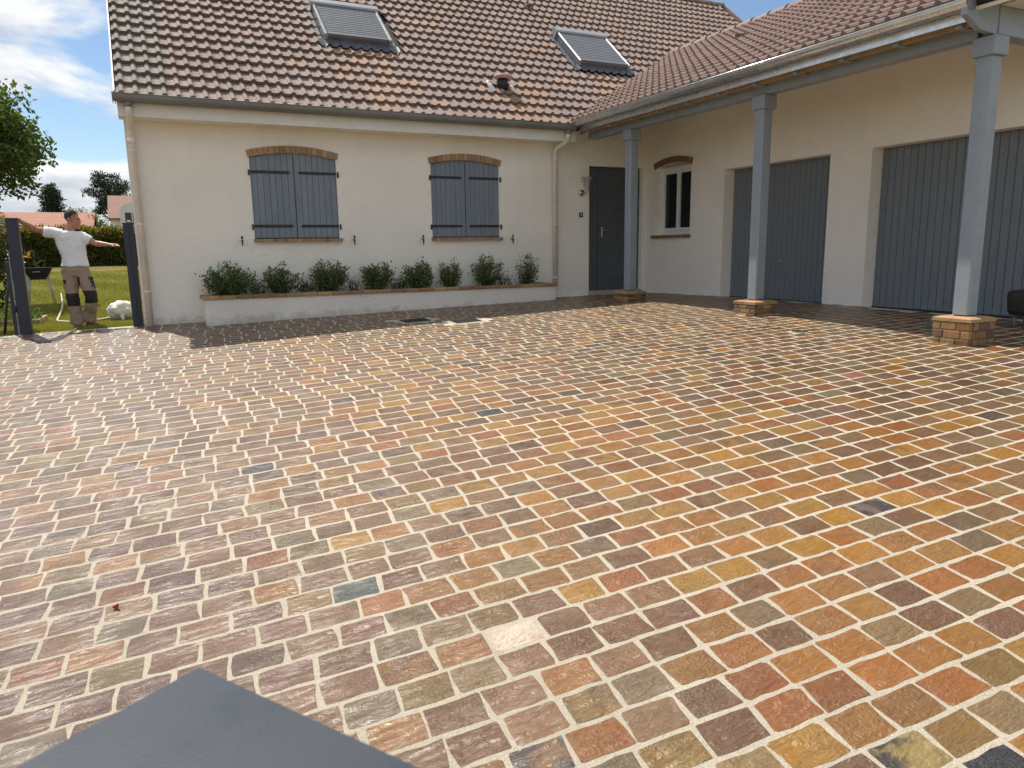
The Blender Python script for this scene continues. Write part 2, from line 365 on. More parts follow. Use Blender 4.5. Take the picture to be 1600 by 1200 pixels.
# ------------------------------------------------------------------ ground levels
Q = (-1.89066631, 0.121130341, 0.114018092, -1.39599083e-3, -8.21760295e-3, -2.91580765e-3)
def pave(x, y): return Q[0] + Q[1] * x + Q[2] * y + Q[3] * x * x + Q[4] * x * y + Q[5] * y * y + CAM_Z
def sstep(a, b, x): t_ = min(1, max(0, (x - a) / (b - a))); return t_ * t_ * (3 - 2 * t_)
def lawn(x, y):
    x_ = min(max(x, -6), 8.2); y_ = min(max(y, -3), 11.4)
    z = pave(x_, y_) - 0.05
    if y > 11.4: z = z + 0.035 * min(1, (y - 11.4) / .2)
    if y > 11.4: z = z + (0.44 - z) * sstep(15, 31, y)
    far = max(abs(x) - 40, 0) + max(-y - 15, 0)
    return z
YW, XG = 11.343, 8.287       # plane of the long wall, plane of the garage wall

# terrain sheet
xs = sorted(set([-1600, -800, -300, -120, -60, -30, -15] + [round(-8 + i * .5, 2) for i in range(36)] + [14, 20, 40, 80, 200, 800, 1600]))
ys = sorted(set([-800, -300, -100, -40, -15] + [round(-6 + i * .5, 2) for i in range(36)] + [11.4, 11.6] + [13 + i for i in range(22)] + [40, 60, 100, 200, 500, 1000, 1900]))
g = MB(); nx = len(xs)
for y in ys:
    for x in xs: g.v.append((x, y, lawn(x, y)))
for j in range(len(ys) - 1):
    for i in range(nx - 1): g.f.append((j * nx + i, j * nx + i + 1, (j + 1) * nx + i + 1, (j + 1) * nx + i)); g.mi.append(0); g.sm.append(True)
g.build('ground', M_lawn, kind='structure')

# pavement bed with sandy joints
px = np.arange(-4.6, 8.30, .16); py = np.arange(-1.6, 11.46, .16)
px = np.append(px, 8.29); py = np.append(py, 11.44)
g = MB()
for y in py:
    for x in px: g.v.append((x, y, pave(x, y)))
nx = len(px)
for j in range(len(py) - 1):
    for i in range(nx - 1): g.f.append((j * nx + i, j * nx + i + 1, (j + 1) * nx + i + 1, (j + 1) * nx + i)); g.mi.append(0); g.sm.append(True)
pavement = g.build('pavement', M_joint, kind='structure')

# stones: 14 x 20 cm setts in running courses
TH = -0.0846759818; ca, sa = math.cos(TH), math.sin(TH)
PED = [(6.69, 7.06, y - .18, y + .18) for y in (9.80, 7.06, 4.365)]
DRAINS = [(3.01, 3.36, 9.40, 9.69), (3.55, 3.90, 8.92, 9.18)]
PAL = [((.42, .245, .075), 10), ((.38, .215, .075), 12), ((.33, .14, .05), 10), ((.28, .125, .06), 10), ((.20, .12, .08), 22), ((.255, .165, .11), 20),
       ((.215, .135, .105), 11), ((.15, .09, .07), 9), ((.30, .205, .145), 12), ((.30, .255, .175), 6), ((.27, .265, .21), 3), ((.32, .235, .105), 13), ((.25, .20, .085), 6),
       ((.10, .07, .06), 4), ((.36, .30, .19), 5), ((.42, .19, .06), 4), ((.17, .15, .125), 5)]
def tone(c, k=.45, s=1.28):
    g_ = .35 * c[0] + .45 * c[1] + .2 * c[2]; c = tuple(k * (g_ + (x - g_) * s) for x in c); return (c[0] * 1.10, c[1] * .92, max(c[2] * .62, .008))
PC = [tone(c) for c, k in PAL for _ in range(k)]
def jit(c, a=.14):
    k = 1 + random.uniform(-a, a); return tuple(max(.01, x * k * (1 + random.uniform(-.035, .035))) for x in c)
SPECIAL = [((2.212, 4.95), (.012, .014, .013), None), ((.659, 3.039), (.06, .07, .06), None), ((1.232, 2.395), (.55, .46, .36), (.52, .38, .28)), ((2.048, 1.306), (.24, .17, .05), (.035, .025, .018)),
           ((2.126, 1.144), (.012, .012, .016), None), ((.493, 4.758), (.045, .035, .045), None), ((3.201, 2.345), (.13, .09, .07), (.03, .022, .02)), ((5.037, 4.072), (.26, .085, .06), None)]
def in_view(x, y, z, marg=0.03):
    v = Vector((x, y, z - CAM_Z)); d = v.dot(fwd)
    if d < .3: return None
    u = 800 + 1147.98 * v.dot(right) / d; q = 600 + 1147.98 * v.dot(down) / d
    if -20 < u < 1620 and 380 < q < 1215:
        if q > 1037 + abs(u - 313) * .54 and q > 1040: return None
        return d
    return None
stones = []
k0 = -2; NR = 14
for k in range(-14, 82):
    nc = .0385 + k * .155
    s_ = -6.0 + random.random() * .2
    while s_ < 9.5:
        L = random.uniform(.176, .206); g0 = random.uniform(.012, .020)
        sc_ = s_ + L / 2; cx, cy = ca * sc_ - sa * nc, sa * sc_ + ca * nc
        s_ += L + g0
        ylim = 11.43 if cx < -.15 else 11.33
        if not (-4.45 < cx < 8.22 and -1.45 < cy < ylim - .06): continue
        if any(a + .0 < cx < b_ - .0 and c_ + .0 < cy < d_ - .0 for a, b_, c_, d_ in PED): continue
        if any(a - .10 < cx < b_ + .10 and c_ - .08 < cy < d_ + .08 for a, b_, c_, d_ in DRAINS): continue
        if (cx - 6.25) ** 2 + (cy - 5.74) ** 2 < .011: continue
        stones.append((cx, cy, L, .155 - random.uniform(.016, .022)))
def stone_geo(cx, cy, L, W):
    hl, hw = L / 2, W / 2; rr = random.uniform(.003, .010)
    j = lambda a=.0045: random.uniform(-a, a)
    cor = [(-hl, -hw), (hl, -hw), (hl, hw), (-hl, hw)]
    sk = random.uniform(-.006, .006)
    pts = []
    for i in range(4):
        x0, y0 = cor[i]; x1, y1 = cor[(i + 1) % 4]
        ln = math.hypot(x1 - x0, y1 - y0); ux, uy = (x1 - x0) / ln, (y1 - y0) / ln
        r_ = rr * random.uniform(.5, 1.5)
        if random.random() < .06: r_ *= 2.2
        for tt in ((r_, .32 * ln, .66 * ln, ln - r_) if i % 2 == 0 else (r_, .5 * ln, ln - r_)):
            pts.append((x0 + ux * tt + j() + sk * (y0 + uy * tt) / hw, y0 + uy * tt + j()))
    n = len(pts); lift = random.uniform(.0008, .0013); tx, ty = random.uniform(-.002, .002), random.uniform(-.002, .002)
    vs = []
    for f, dz in ((1.0, -.006), (.992, lift * .6), (.955, lift)):
        for (u, v) in pts:
            x, y = ca * u * f - sa * v * f + cx, sa * u * f + ca * v * f + cy
            e = 0 if f == 1.0 else random.uniform(-.0002, .0002) + tx * u + ty * v
            vs.append((x, y, pave(x, y) + dz + e))
    fs = [tuple(2 * n + i for i in range(n))]
    for r_ in range(2):
        for i in range(n): fs.append((r_ * n + i, r_ * n + (i + 1) % n, (r_ + 1) * n + (i + 1) % n, (r_ + 1) * n + i))
    return vs, fs
data = []
for (cx, cy, L, W) in stones:
    bias = mnoise.noise(Vector((cx * .35, cy * .35, 2.0)))
    c = jit(random.choice(PC))
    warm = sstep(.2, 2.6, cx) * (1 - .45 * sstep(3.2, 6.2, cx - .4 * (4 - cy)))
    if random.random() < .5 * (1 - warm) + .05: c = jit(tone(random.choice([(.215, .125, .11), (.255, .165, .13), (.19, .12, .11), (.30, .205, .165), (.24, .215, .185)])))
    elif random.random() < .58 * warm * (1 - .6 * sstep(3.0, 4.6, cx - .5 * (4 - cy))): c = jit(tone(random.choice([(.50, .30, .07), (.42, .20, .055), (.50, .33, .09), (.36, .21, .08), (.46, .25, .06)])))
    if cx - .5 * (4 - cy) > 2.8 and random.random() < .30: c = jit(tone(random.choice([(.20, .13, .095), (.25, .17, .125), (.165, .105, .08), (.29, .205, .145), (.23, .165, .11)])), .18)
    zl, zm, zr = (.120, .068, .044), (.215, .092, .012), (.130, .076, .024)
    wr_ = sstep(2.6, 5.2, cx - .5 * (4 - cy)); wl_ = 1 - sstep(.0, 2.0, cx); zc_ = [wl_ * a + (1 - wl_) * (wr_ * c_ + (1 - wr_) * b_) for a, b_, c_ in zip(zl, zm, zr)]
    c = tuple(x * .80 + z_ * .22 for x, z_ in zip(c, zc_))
    q_ = random.random()
    c2 = jit(c, .1) if q_ < .72 else tuple(.45 * x + .55 * y for x, y in zip(c, jit(random.choice(PC)))) if q_ < .98 else jit((.07, .05, .045))
    data.append([cx, cy, L, W, c, c2])
for (sx, sy), c, c2 in SPECIAL:
    i = min(range(len(data)), key=lambda i: (data[i][0] - sx) ** 2 + (data[i][1] - sy) ** 2); data[i][4] = c; data[i][5] = c2 or c
order = []
for i, d_ in enumerate(data):
    dd = in_view(d_[0], d_[1], pave(d_[0], d_[1]))
    if dd is not None: order.append((dd, i))
order.sort(); near = {i for _, i in order[:300]}
rest = MB()
for i, (cx, cy, L, W, c, c2) in enumerate(data):
    vs, fs = stone_geo(cx, cy, L, W)
    if i in near:
        s1 = MB().add(vs, fs, c, c2); link('paving_stone', s1.mesh('paving_stone', M_stone), pavement)
    else: rest.add(vs, fs, c, c2)
o = link('paving_stones', rest.mesh('paving_stones', M_stone), pavement); o['kind'] = 'stuff'

# ------------------------------------------------------------------ house
house = empty('house', (4.1, YW, 0), 'cream rendered house with tiled roofs, blue grey shutters and an open garage porch', 'house')

def arc_top(a, b_, zs, rise, n=12):
    """points along a segmental arch from (b_,zs) to (a,zs)"""
    c = b_ - a; rad = (c * c / 4 + rise * rise) / (2 * rise); mc = (a + b_) / 2; zc = zs + rise - rad
    th = math.asin(c / 2 / rad)
    return [(mc + rad * math.sin(th - 2 * th * i / n), zc + rad * math.cos(th - 2 * th * i / n)) for i in range(n + 1)], (mc, zc, rad, th)
def wall_panel(name, outer, holes, fn, depth, parent, mat, reveal, thick=.25):
    bm = bmesh.new()
    def loop(pts):
        vs = [bm.verts.new(fn(u, v, 0)) for u, v in pts]
        return [bm.edges.new((vs[i], vs[(i + 1) % len(vs)])) for i in range(len(vs))]
    es = loop(outer)
    for h in holes: es += loop(h)
    bmesh.ops.triangle_fill(bm, use_beauty=True, edges=es)
    me = bpy.data.meshes.new(name); bm.to_mesh(me); bm.free()
    me.materials.append(mat); o = link(name, me, parent)
    # back faces & reveals in the same wall mesh
    bm = bmesh.new(); bm.from_mesh(me); me.materials.append(reveal)
    for h, dep in zip(holes, depth):
        n = len(h); a = [bm.verts.new(fn(u, v, 0)) for u, v in h]; c = [bm.verts.new(fn(u, v, dep)) for u, v in h]
        for i in range(n): f = bm.faces.new((a[i], a[(i + 1) % n], c[(i + 1) % n], c[i])); f.material_index = 1
    bm.to_mesh(me); bm.free(); return o

WIN = [(1.42, 2.645), (4.135, 5.325)]
ZS, RISE, ZB = 2.155, .075, 1.012
holes = []; ARC = []
for a, b_ in WIN:
    pts, info = arc_top(a, b_, ZS, RISE); ARC.append(info)
    holes.append([(a, ZB), (b_, ZB)] + pts)
DOOR = (7.07, 8.20, .02, 2.222)
holes.append([(DOOR[0], DOOR[2]), (DOOR[1], DOOR[2]), (DOOR[1], DOOR[3]), (DOOR[0], DOOR[3])])
fm = lambda u, v, d: (u, YW + d, v)
wall_panel('wall', [(-.12, -.6), (XG + .25, -.6), (XG + .25, 3.0), (-.12, 3.0)], holes, fm, [.10, .10, .12], house, M_wall, M_smoothwall)
# side and back walls close the body of the house
b1 = MB(); b1.box(-.12, 0.18, YW + .004, 20.3, -.7, 2.9); b1.box(13.3, 13.6, YW + .3, 20.3, -.7, 2.9); b1.box(-.12, 13.6, 20.0, 20.3, -.7, 2.9)
b1.prism([(11.35, 2.85), (20.3, 2.85), (15.8, 6.62)], lambda u, v, d: (d, u, v), -.119, .15); b1.prism([(11.35, 2.85), (20.3, 2.85), (15.8, 6.62)], lambda u, v, d: (d, u, v), 13.35, 13.59)
b1.build('wall', M_wall, house)

GAR = [(7.26, 9.285), (4.30, 6.62)]; ZG = 1.997
GW = (10.09, 11.05, 1.02, 2.17)
gh = [[(a, -.02), (b_, -.02), (b_, ZG), (a, ZG)] for a, b_ in GAR]
gpts, ginfo = arc_top(GW[0], GW[1], GW[3], .07)
gh.append([(GW[0], GW[2]), (GW[1], GW[2])] + gpts)
fg = lambda u, v, d: (XG + d, u, v)
wall_panel('wall', [(3.9, -.5), (YW + .01, -.5), (YW + .01, 3.62), (3.9, 3.62)], gh, fg, [.24, .24, .20], house, M_wall, M_smoothwall)
# rest of the garage: end walls, far wall
b1 = MB(); b1.box(XG + .003, 13.9, 3.9, 4.15, -.6, 2.8); b1.box(13.9, 14.1, 3.9, 13.5, -.6, 2.8)
b1.prism([(6.86, 2.84), (13.9, 2.84), (10.38, 4.66)], lambda u, v, d: (u, d, v), 4.10, 4.33)
b1.build('wall', M_wall, house)
MB().box(XG + .5, 13.8, 4.2, 11.2, -.3, -.02).build('garage_floor', M_mortar, house)

# bricks around openings
BP = [(.37, .225, .115), (.34, .20, .10), (.40, .255, .14), (.31, .175, .09), (.36, .245, .145)]
BPD = [(.26, .13, .075), (.22, .11, .07), (.30, .16, .09), (.20, .10, .075)]
def arch_bricks(info, fn, n, parent, pal, thick=.095, proud=-.025, deep=.06):
    mc, zc, rad, th = info; r0, r1 = rad + .002, rad + thick; ex = .02 / rad
    for i in range(n):
        a0 = -th - ex + (2 * th + 2 * ex) * i / n + .0012; a1 = -th - ex + (2 * th + 2 * ex) * (i + 1) / n - .0012
        p_ = random.uniform(-.003, .003)
        poly = [(mc + r_ * math.sin(a), zc + r_ * math.cos(a)) for r_, a in ((r0, a0), (r0, a1), (r1, a1), (r1, a0))]
        MB().prism(poly, fn, proud + p_, deep, jit(random.choice(pal), .16)).build('brick', M_brick, parent)
def sill_bricks(a, b_, z0, z1, fn, n, parent, pal, proud=-.06, deep=.11):
    for i in range(n):
        u0 = a + (b_ - a) * i / n + .0025; u1 = a + (b_ - a) * (i + 1) / n - .0025
        MB().prism([(u0, z0), (u1, z0), (u1, z1), (u0, z1)], fn, proud + random.uniform(-.003, .003), deep, jit(random.choice(pal), .16)).build('brick', M_brick, parent)
for (a, b_), info in zip(WIN, ARC):
    head = MB().prism([(a + .01, ZS + .03), (b_ - .01, ZS + .03), ((a + b_) / 2, ZS + RISE + .06)], fm, .045, .075).build('window_arch', M_mortar, house)
    arch_bricks(info, fm, 17, head, BP)
    sill = MB().box(a - .01, b_ + .02, YW - .045, YW + .10, .975, 1.004).build('window_sill', M_mortar, house)
    sill_bricks(a - .02, b_ + .035, .966, 1.012, fm, 19, sill, BP)
    # two shutter leaves of boards
    for side in (0, 1):
        u0 = a + .006 if side == 0 else (a + b_) / 2 + .004; u1 = (a + b_) / 2 - .004 if side == 0 else b_ - .006
        sh = MB().box(u0 + .02, u1 - .02, YW + .062, YW + .075, ZB + .02, ZS - .03).build('shutter', M_blue, house)
        n = 7; mc, zc, rad, th = info
        for i in range(n):
            p0 = u0 + (u1 - u0) * i / n + .0012; p1 = u0 + (u1 - u0) * (i + 1) / n - .0012
            top = lambda u: zc + math.sqrt(max(0, (rad - .008) ** 2 - (u - mc) ** 2))
            c_ = .004; y0, y1 = .028, .060
            poly = [(p0, ZB + .012), (p1, ZB + .012), (p1, top(p1)), (p0, top(p0))]
            ins = [(p0 + c_, ZB + .014), (p1 - c_, ZB + .014), (p1 - c_, top(p1) - .002), (p0 + c_, top(p0) - .002)]
            vs = [fm(u, v, y1) for u, v in poly] + [fm(u, v, y0 + c_) for u, v in poly] + [fm(u, v, y0) for u, v in ins]
            fs = [(8, 9, 10, 11)] + [(r_ * 4 + k, r_ * 4 + (k + 1) % 4, r_ * 4 + 4 + (k + 1) % 4, r_ * 4 + 4 + k) for r_ in (0, 1) for k in range(4)]
            MB().add(vs, fs).build('plank', M_blue, sh)
        for zh in (1.955, 1.195):
            e0, e1 = (u0 - .035, u1 - .05) if side == 0 else (u0 + .05, u1 + .035)
            h = MB().prism([(e0, zh - .019), (e1 - (.02 if side == 0 else 0), zh - .019), (e1, zh - (.0 if side == 0 else .019)), (e1, zh + .006), (e1 - (.02 if side == 0 else 0), zh + .019), (e0, zh + .019)] if side == 0 else
                           [(e0, zh), (e0 + .02, zh - .019), (e1, zh - .019), (e1, zh + .019), (e0 + .02, zh + .019)], fm, .018, .027)
            ee = e0 if side == 0 else e1 - .022
            h.box(ee, ee + .022, YW - .03, YW + .03, zh - .055, zh + .024, .004)
            h.build('strap_hinge', M_black, sh)
        if side == 1:
            lt = MB(); lt.box(u0 - .02, u0 + .035, YW + .012, YW + .028, 1.60, 1.612); lt.box(u0 - .004, u0 + .01, YW + .008, YW + .028, 1.585, 1.63)
            lt.build('latch', M_blue, sh)
    for hx in (a - .185, b_ + .205):
        hk = MB(); hk.box(hx - .006, hx + .006, YW - .09, YW + .02, .985, .999); hk.ball((hx, YW - .08, 1.03), (.016, .012, .026), 8, 6)
        hk.prism([(hx - .013, .995), (hx + .012, .995), (hx + .009, .93), (hx, .90), (hx - .008, .93)], fm, -.09, -.075)
        hk.build('shutter_stop', M_black, house)

# front door with fixed side panel
door = MB().box(DOOR[0], DOOR[1], YW + .10, YW + .12, DOOR[2], DOOR[3]).build('front_door', M_door, house)
MB().box(7.07, 7.30, YW + .075, YW + .099, .06, 2.2, .006).build('side_panel', M_door, door)
lf = MB(); lf.box(7.335, 8.18, YW + .07, YW + .099, .06, 2.2, .006); lf.build('door_leaf', M_door, door)
for z0, z1 in ((.25, .62), (.78, 1.35), (1.5, 2.05)):
    MB().box(7.47, 8.05, YW + .060, YW + .069, z0, z1, .008).build('door_panel', M_door, door)
MB().box(7.302, 7.333, YW + .055, YW + .099, .05, 2.2, .004).build('door_frame', M_door, door)
hd = MB(); hd.box(7.365, 7.395, YW + .052, YW + .069, 1.0, 1.18, .004); hd.tube([(7.38, YW + .055, 1.12), (7.38, YW + .01, 1.12), (7.48, YW + .01, 1.12)], .009, 8); hd.ball((7.38, YW + .05, 1.03), .013, 8, 6)
hd.build('handle', M_steel, door)
MB().box(7.06, 8.21, YW - .05, YW + .1, -.06, .045, .006).build('threshold', M_mortar, door)
MB().box(7.08, 8.19, YW + .05, YW + .099, .0455, .058).build('weather_bar', M_steel, door)

# garage doors of vertical boards
for (a, b_) in GAR:
    gd = MB().box(XG + .215, XG + .238, a - .0, b_ + .0, -.02, ZG).build('garage_door', M_garage, house)
    n = round((b_ - a) / .098)
    for i in range(n):
        u0 = a + .006 + (b_ - a - .012) * i / n + .0012; u1 = a + .006 + (b_ - a - .012) * (i + 1) / n - .0012; c_ = .005
        vs = []
        for (ins, d_) in ((0, .214), (0, .204), (c_, .196)):
            for u, v in ((u0 + ins, .012), (u1 - ins, .012), (u1 - ins, ZG - .008), (u0 + ins, ZG - .008)): vs.append(fg(u, v, d_))
        fs = [(8, 9, 10, 11)] + [(r_ * 4 + k, r_ * 4 + (k + 1) % 4, r_ * 4 + 4 + (k + 1) % 4, r_ * 4 + 4 + k) for r_ in (0, 1) for k in range(4)]
        MB().add(vs, fs).build('plank', M_garage, gd)
    ym = (a + b_) / 2 - .03
    h = MB(); h.box(XG + .16, XG + .195, ym - .008, ym + .008, .575, .59); h.box(XG + .155, XG + .17, ym - .065, ym + .06, .573, .593, .004); h.box(XG + .185, XG + .1955, ym - .03, ym + .03, .56, .61, .003)
    h.build('handle', M_steel, gd)
    MB().box(XG + .19, XG + .214, a, b_, -.03, .009).build('floor_seal', M_black, gd)

# little arched window on the garage wall
winf = MB().box(XG + .19, XG + .199, GW[0], GW[1], GW[2], GW[3] + .068).build('window', M_pvc, house)
def fr(u0, u1, v0, v1, x0, x1, nm, mat=M_pvc, par=winf, bev=.006): return MB().box(XG + x0, XG + x1, u0, u1, v0, v1, bev).build(nm, mat, par)
f_ = MB(); f_.box(XG + .14, XG + .189, GW[0], GW[0] + .06, GW[2], GW[3]); f_.box(XG + .14, XG + .189, GW[1] - .06, GW[1], GW[2], GW[3]); f_.box(XG + .14, XG + .189, GW[0] + .061, GW[1] - .061, GW[2], GW[2] + .07)
f_.prism([(GW[0], 2.12)] + [(GW[1], 2.12)] + gpts, fg, .141, .188)
f_.build('window_frame', M_pvc, winf)
ymid = (GW[0] + GW[1]) / 2
for (a, b_) in ((GW[0] + .062, ymid - .001), (ymid + .001, GW[1] - .062)):
    s1 = MB()
    s1.box(XG + .125, XG + .165, a, a + .045, 1.091, 2.118); s1.box(XG + .125, XG + .165, b_ - .045, b_, 1.091, 2.118); s1.box(XG + .1255, XG + .1645, a + .0455, b_ - .0455, 1.091, 1.14); s1.box(XG + .1255, XG + .1645, a + .0455, b_ - .0455, 2.07, 2.118)
    s1.build('sash', M_pvc, winf)
    MB().box(XG + .148, XG + .156, a + .044, b_ - .044, 1.139, 2.071).build('pane', M_glass, winf)
head = MB().prism([(GW[0] + .02, GW[3] + .02), (GW[1] - .02, GW[3] + .02), (ymid, GW[3] + .11)], fg, .045, .075).build('window_arch', M_mortar, house)
arch_bricks(ginfo, fg, 12, head, BPD, .10)
sill = MB().box(XG - .03, XG + .135, GW[0], GW[1], .985, 1.012).build('window_sill', M_mortar, house)
sill_bricks(GW[0] - .03, GW[1] + .06, .965, 1.017, fg, 14, sill, BPD, -.055, .03)

# eaves of the long wall: fascia, soffit, gutter, downpipes
MB().box(-.17, 6.60, 11.0, 11.02, 2.555, 2.73, .003).build('fascia', M_white, house)
MB().box(-.17, 6.60, 11.021, YW - .001, 2.565, 2.58).build('soffit', M_smoothwall, house)
def halfround(axis, c, z, r, a0, a1, thick=.004, n=10, flat=False):
    out = []; inn = []
    for i in range(n + 1):
        th = math.pi + math.pi * i / n
        out.append((c + r * math.cos(th), z + r * math.sin(th))); inn.append((c + (r - thick) * math.cos(th), z + (r - thick) * math.sin(th)))
    poly = out + inn[::-1]
    fn = (lambda u, v, d: (d, u, v)) if axis == 'X' else (lambda u, v, d: (u, d, v))
    mb = MB(); nn = len(poly)
    vs = [fn(u, v, a0) for u, v in poly] + [fn(u, v, a1) for u, v in poly]
    fs = [(i, i + nn, (i + 1) % nn + nn, (i + 1) % nn) for i in range(nn)]
    h = nn // 2
    for i in range(h - 1): fs.append((i, i + 1, nn - 2 - i, nn - 1 - i)); fs.append((nn + i, nn + nn - 1 - i, nn + nn - 2 - i, nn + i + 1))
    mb.add(vs, fs, smooth=False); return mb
gm = halfround('X', 10.905, 2.80, .085, -.21, 6.50)
gm.box(-.215, -.208, 10.815, 10.995, 2.70, 2.815)
gut = gm.build('gutter', M_greyg, house)
MB().tube([(-.21, 10.822, 2.803), (6.46, 10.822, 2.803)], .010, 8).build('gutter_bead', M_greyg, gut)
for i in range(13):
    halfround('X', 10.905, 2.80, .0885, .25 + i * .52, .272 + i * .52, .0045).build('bracket', M_greyg, gut)
def downpipe(x, zt, zb, side):
    d = MB(); d.tube([(x, 10.93, 2.715), (x, 10.93, 2.62), (x, 11.0, 2.545), (x + side * .03, 11.20, 2.47), (x + side * .03, 11.27, 2.40), (x + side * .03, 11.275, zb)], .042, 14)
    p_ = d.build('downpipe', M_pipe, house)
    MB().tube([(x, 10.93, 2.745), (x, 10.93, 2.66)], .05, 14).build('outlet', M_greyg, p_)
    for z in (zt - .25, zt - 1.2, zt - 2.1):
        MB().tube([(x + side * .03, 11.275, z), (x + side * .03, 11.275, z + .025)], .047, 14).build('clip', M_pipe, p_)
    MB().tube([(x + side * .03, 11.275, 2.33), (x + side * .03, 11.275, 2.25)], .049, 14).build('collar', M_pipe, p_)
downpipe(-.045, 2.4, -.25, .01); downpipe(6.40, 2.4, .18, -1.8)

# ------------------------------------------------------------------ roofs
PM, PG = R(39.4), R(26.8); cm, sm_, cg, sg = math.cos(PM), math.sin(PM), math.cos(PG), math.sin(PG)
YE, ZE, XE, ZE2 = 10.88, 2.785, 6.50, 2.845
XRIDGE = 10.36; SRIDGE = (15.79 - YE) / cm; SG = (XRIDGE - XE) / cg
def rm(x, s, h): return (x, YE + s * cm - h * sm_, ZE + s * sm_ + h * cm)
def rg(y, s, h): return (XE + s * cg - h * sg, y, ZE2 + s * sg + h * cg)
ZR = ZE + SRIDGE * sm_; ZRG = ZE2 + SG * sg
XV0, XV1 = -.175, 13.78; YV0, YV1 = 4.02, 13.6
d = MB()
for xa_, xz_, sa_ in ((XV0, 6.72, .02), (6.72, XV1, .72)):
    d.add([rm(xa_, sa_, -.012), rm(xz_, sa_, -.012), rm(xz_, SRIDGE, -.012), rm(xa_, SRIDGE, -.012), rm(xa_, sa_, -.10), rm(xz_, sa_, -.10), rm(xz_, SRIDGE, -.10), rm(xa_, SRIDGE, -.10)],
          [(0, 1, 2, 3), (7, 6, 5, 4), (0, 4, 5, 1), (0, 3, 7, 4), (1, 5, 6, 2)])
roof = d.build('roof', M_deck, house)
bk = MB(); yb = 15.79 + SRIDGE * cm
bk.add([(XV0, 15.79, ZR), (XV1, 15.79, ZR), (XV1, yb, ZE), (XV0, yb, ZE), (XV0, 15.79, ZR - .1), (XV1, 15.79, ZR - .1), (XV1, yb, ZE - .1), (XV0, yb, ZE - .1)], [(0, 1, 2, 3), (7, 6, 5, 4), (2, 6, 7, 3), (0, 3, 7, 4), (1, 5, 6, 2)])
bk.build('rear_slope', M_tileback, roof)
MB().add([rm(XV0 - .018, -.02, .075), rm(XV0 - .002, -.02, .075), rm(XV0 - .002, SRIDGE, .075), rm(XV0 - .018, SRIDGE, .075), rm(XV0 - .018, -.02, -.11), rm(XV0 - .002, -.02, -.11), rm(XV0 - .002, SRIDGE, -.11), rm(XV0 - .018, SRIDGE, -.11)],
         [(0, 1, 2, 3), (7, 6, 5, 4), (0, 4, 5, 1), (2, 6, 7, 3), (0, 3, 7, 4), (1, 5, 6, 2)]).build('verge_board', M_white, roof)
d = MB(); d.add([rg(YV0, .02, -.012), rg(YV1, .02, -.012), rg(YV1, SG, -.012), rg(YV0, SG, -.012), rg(YV0, .02, -.06), rg(YV1, .02, -.06), rg(YV1, SG, -.06), rg(YV0, SG, -.06)],
        [(0, 1, 2, 3), (7, 6, 5, 4), (0, 4, 5, 1), (0, 3, 7, 4), (1, 5, 6, 2)])
groof = d.build('roof', M_deck, house)
xb = XRIDGE + SG * cg
MB().add([(XRIDGE, YV0, ZRG), (XRIDGE, YV1 + 1, ZRG), (xb, YV1 - 2, ZE2), (xb, YV0, ZE2), (XRIDGE, YV0, ZRG - .1), (XRIDGE, YV1 + 1, ZRG - .1), (xb, YV1 - 2, ZE2 - .1), (xb, YV0, ZE2 - .1)],
         [(0, 1, 2, 3), (7, 6, 5, 4), (2, 6, 7, 3), (0, 3, 7, 4), (1, 5, 6, 2)]).build('rear_slope', M_tileback, groof)

TW, TG = .33, .276
prof = [(0, .003), (.036, .003), (.043, .016), (.054, .029), (.0725, .035), (.091, .029), (.102, .016), (.109, .003), (.155, .001), (.201, .003), (.208, .016), (.219, .029), (.2375, .035), (.256, .029), (.267, .016), (.274, .003), (.33, .003)]
def tj(c, a):
    k = 1 + random.uniform(-a, a); return tuple(x * k for x in c)
def tile_geo(fn, u0, s0):
    dz = random.uniform(-.002, .003); du = random.uniform(-.002, .002); n = len(prof); vs = []; ss = s0 + random.uniform(-.004, .004)
    for (s_, h) in ((0, .054), (TG + .02, .002)):
        for (u, h2) in prof: vs.append(fn(u0 + u + du, ss + s_, h + h2 + dz))
    for (u, h2) in prof: vs.append(fn(u0 + u + du, ss, .054 + h2 + dz))
    for (u, h2) in prof: vs.append(fn(u0 + u + du, ss + .012, .054 + h2 + dz - .048))
    fs = [(i, i + 1, n + i + 1, n + i) for i in range(n - 1)] + [(2 * n + i, 3 * n + i, 3 * n + i + 1, 2 * n + i + 1) for i in range(n - 1)]
    return vs, fs, [True] * (n - 1) + [False] * (n - 1)
TC = [(.275, .207, .184), (.271, .206, .185), (.279, .209, .182), (.269, .205, .184), (.275, .209, .188), (.283, .208, .18)]
TO = [(.33, .225, .17), (.32, .222, .174), (.335, .23, .174)]
TG2 = [(.285, .207, .181), (.281, .205, .181), (.289, .209, .183), (.278, .203, .18), (.295, .209, .178)]
TL = [(.25, .213, .19), (.24, .207, .185), (.26, .218, .192)]
SKY = [(2.80, 3.92, 1.97, 3.13), (7.48, 8.63, 2.05, 3.27)]
tiles = []
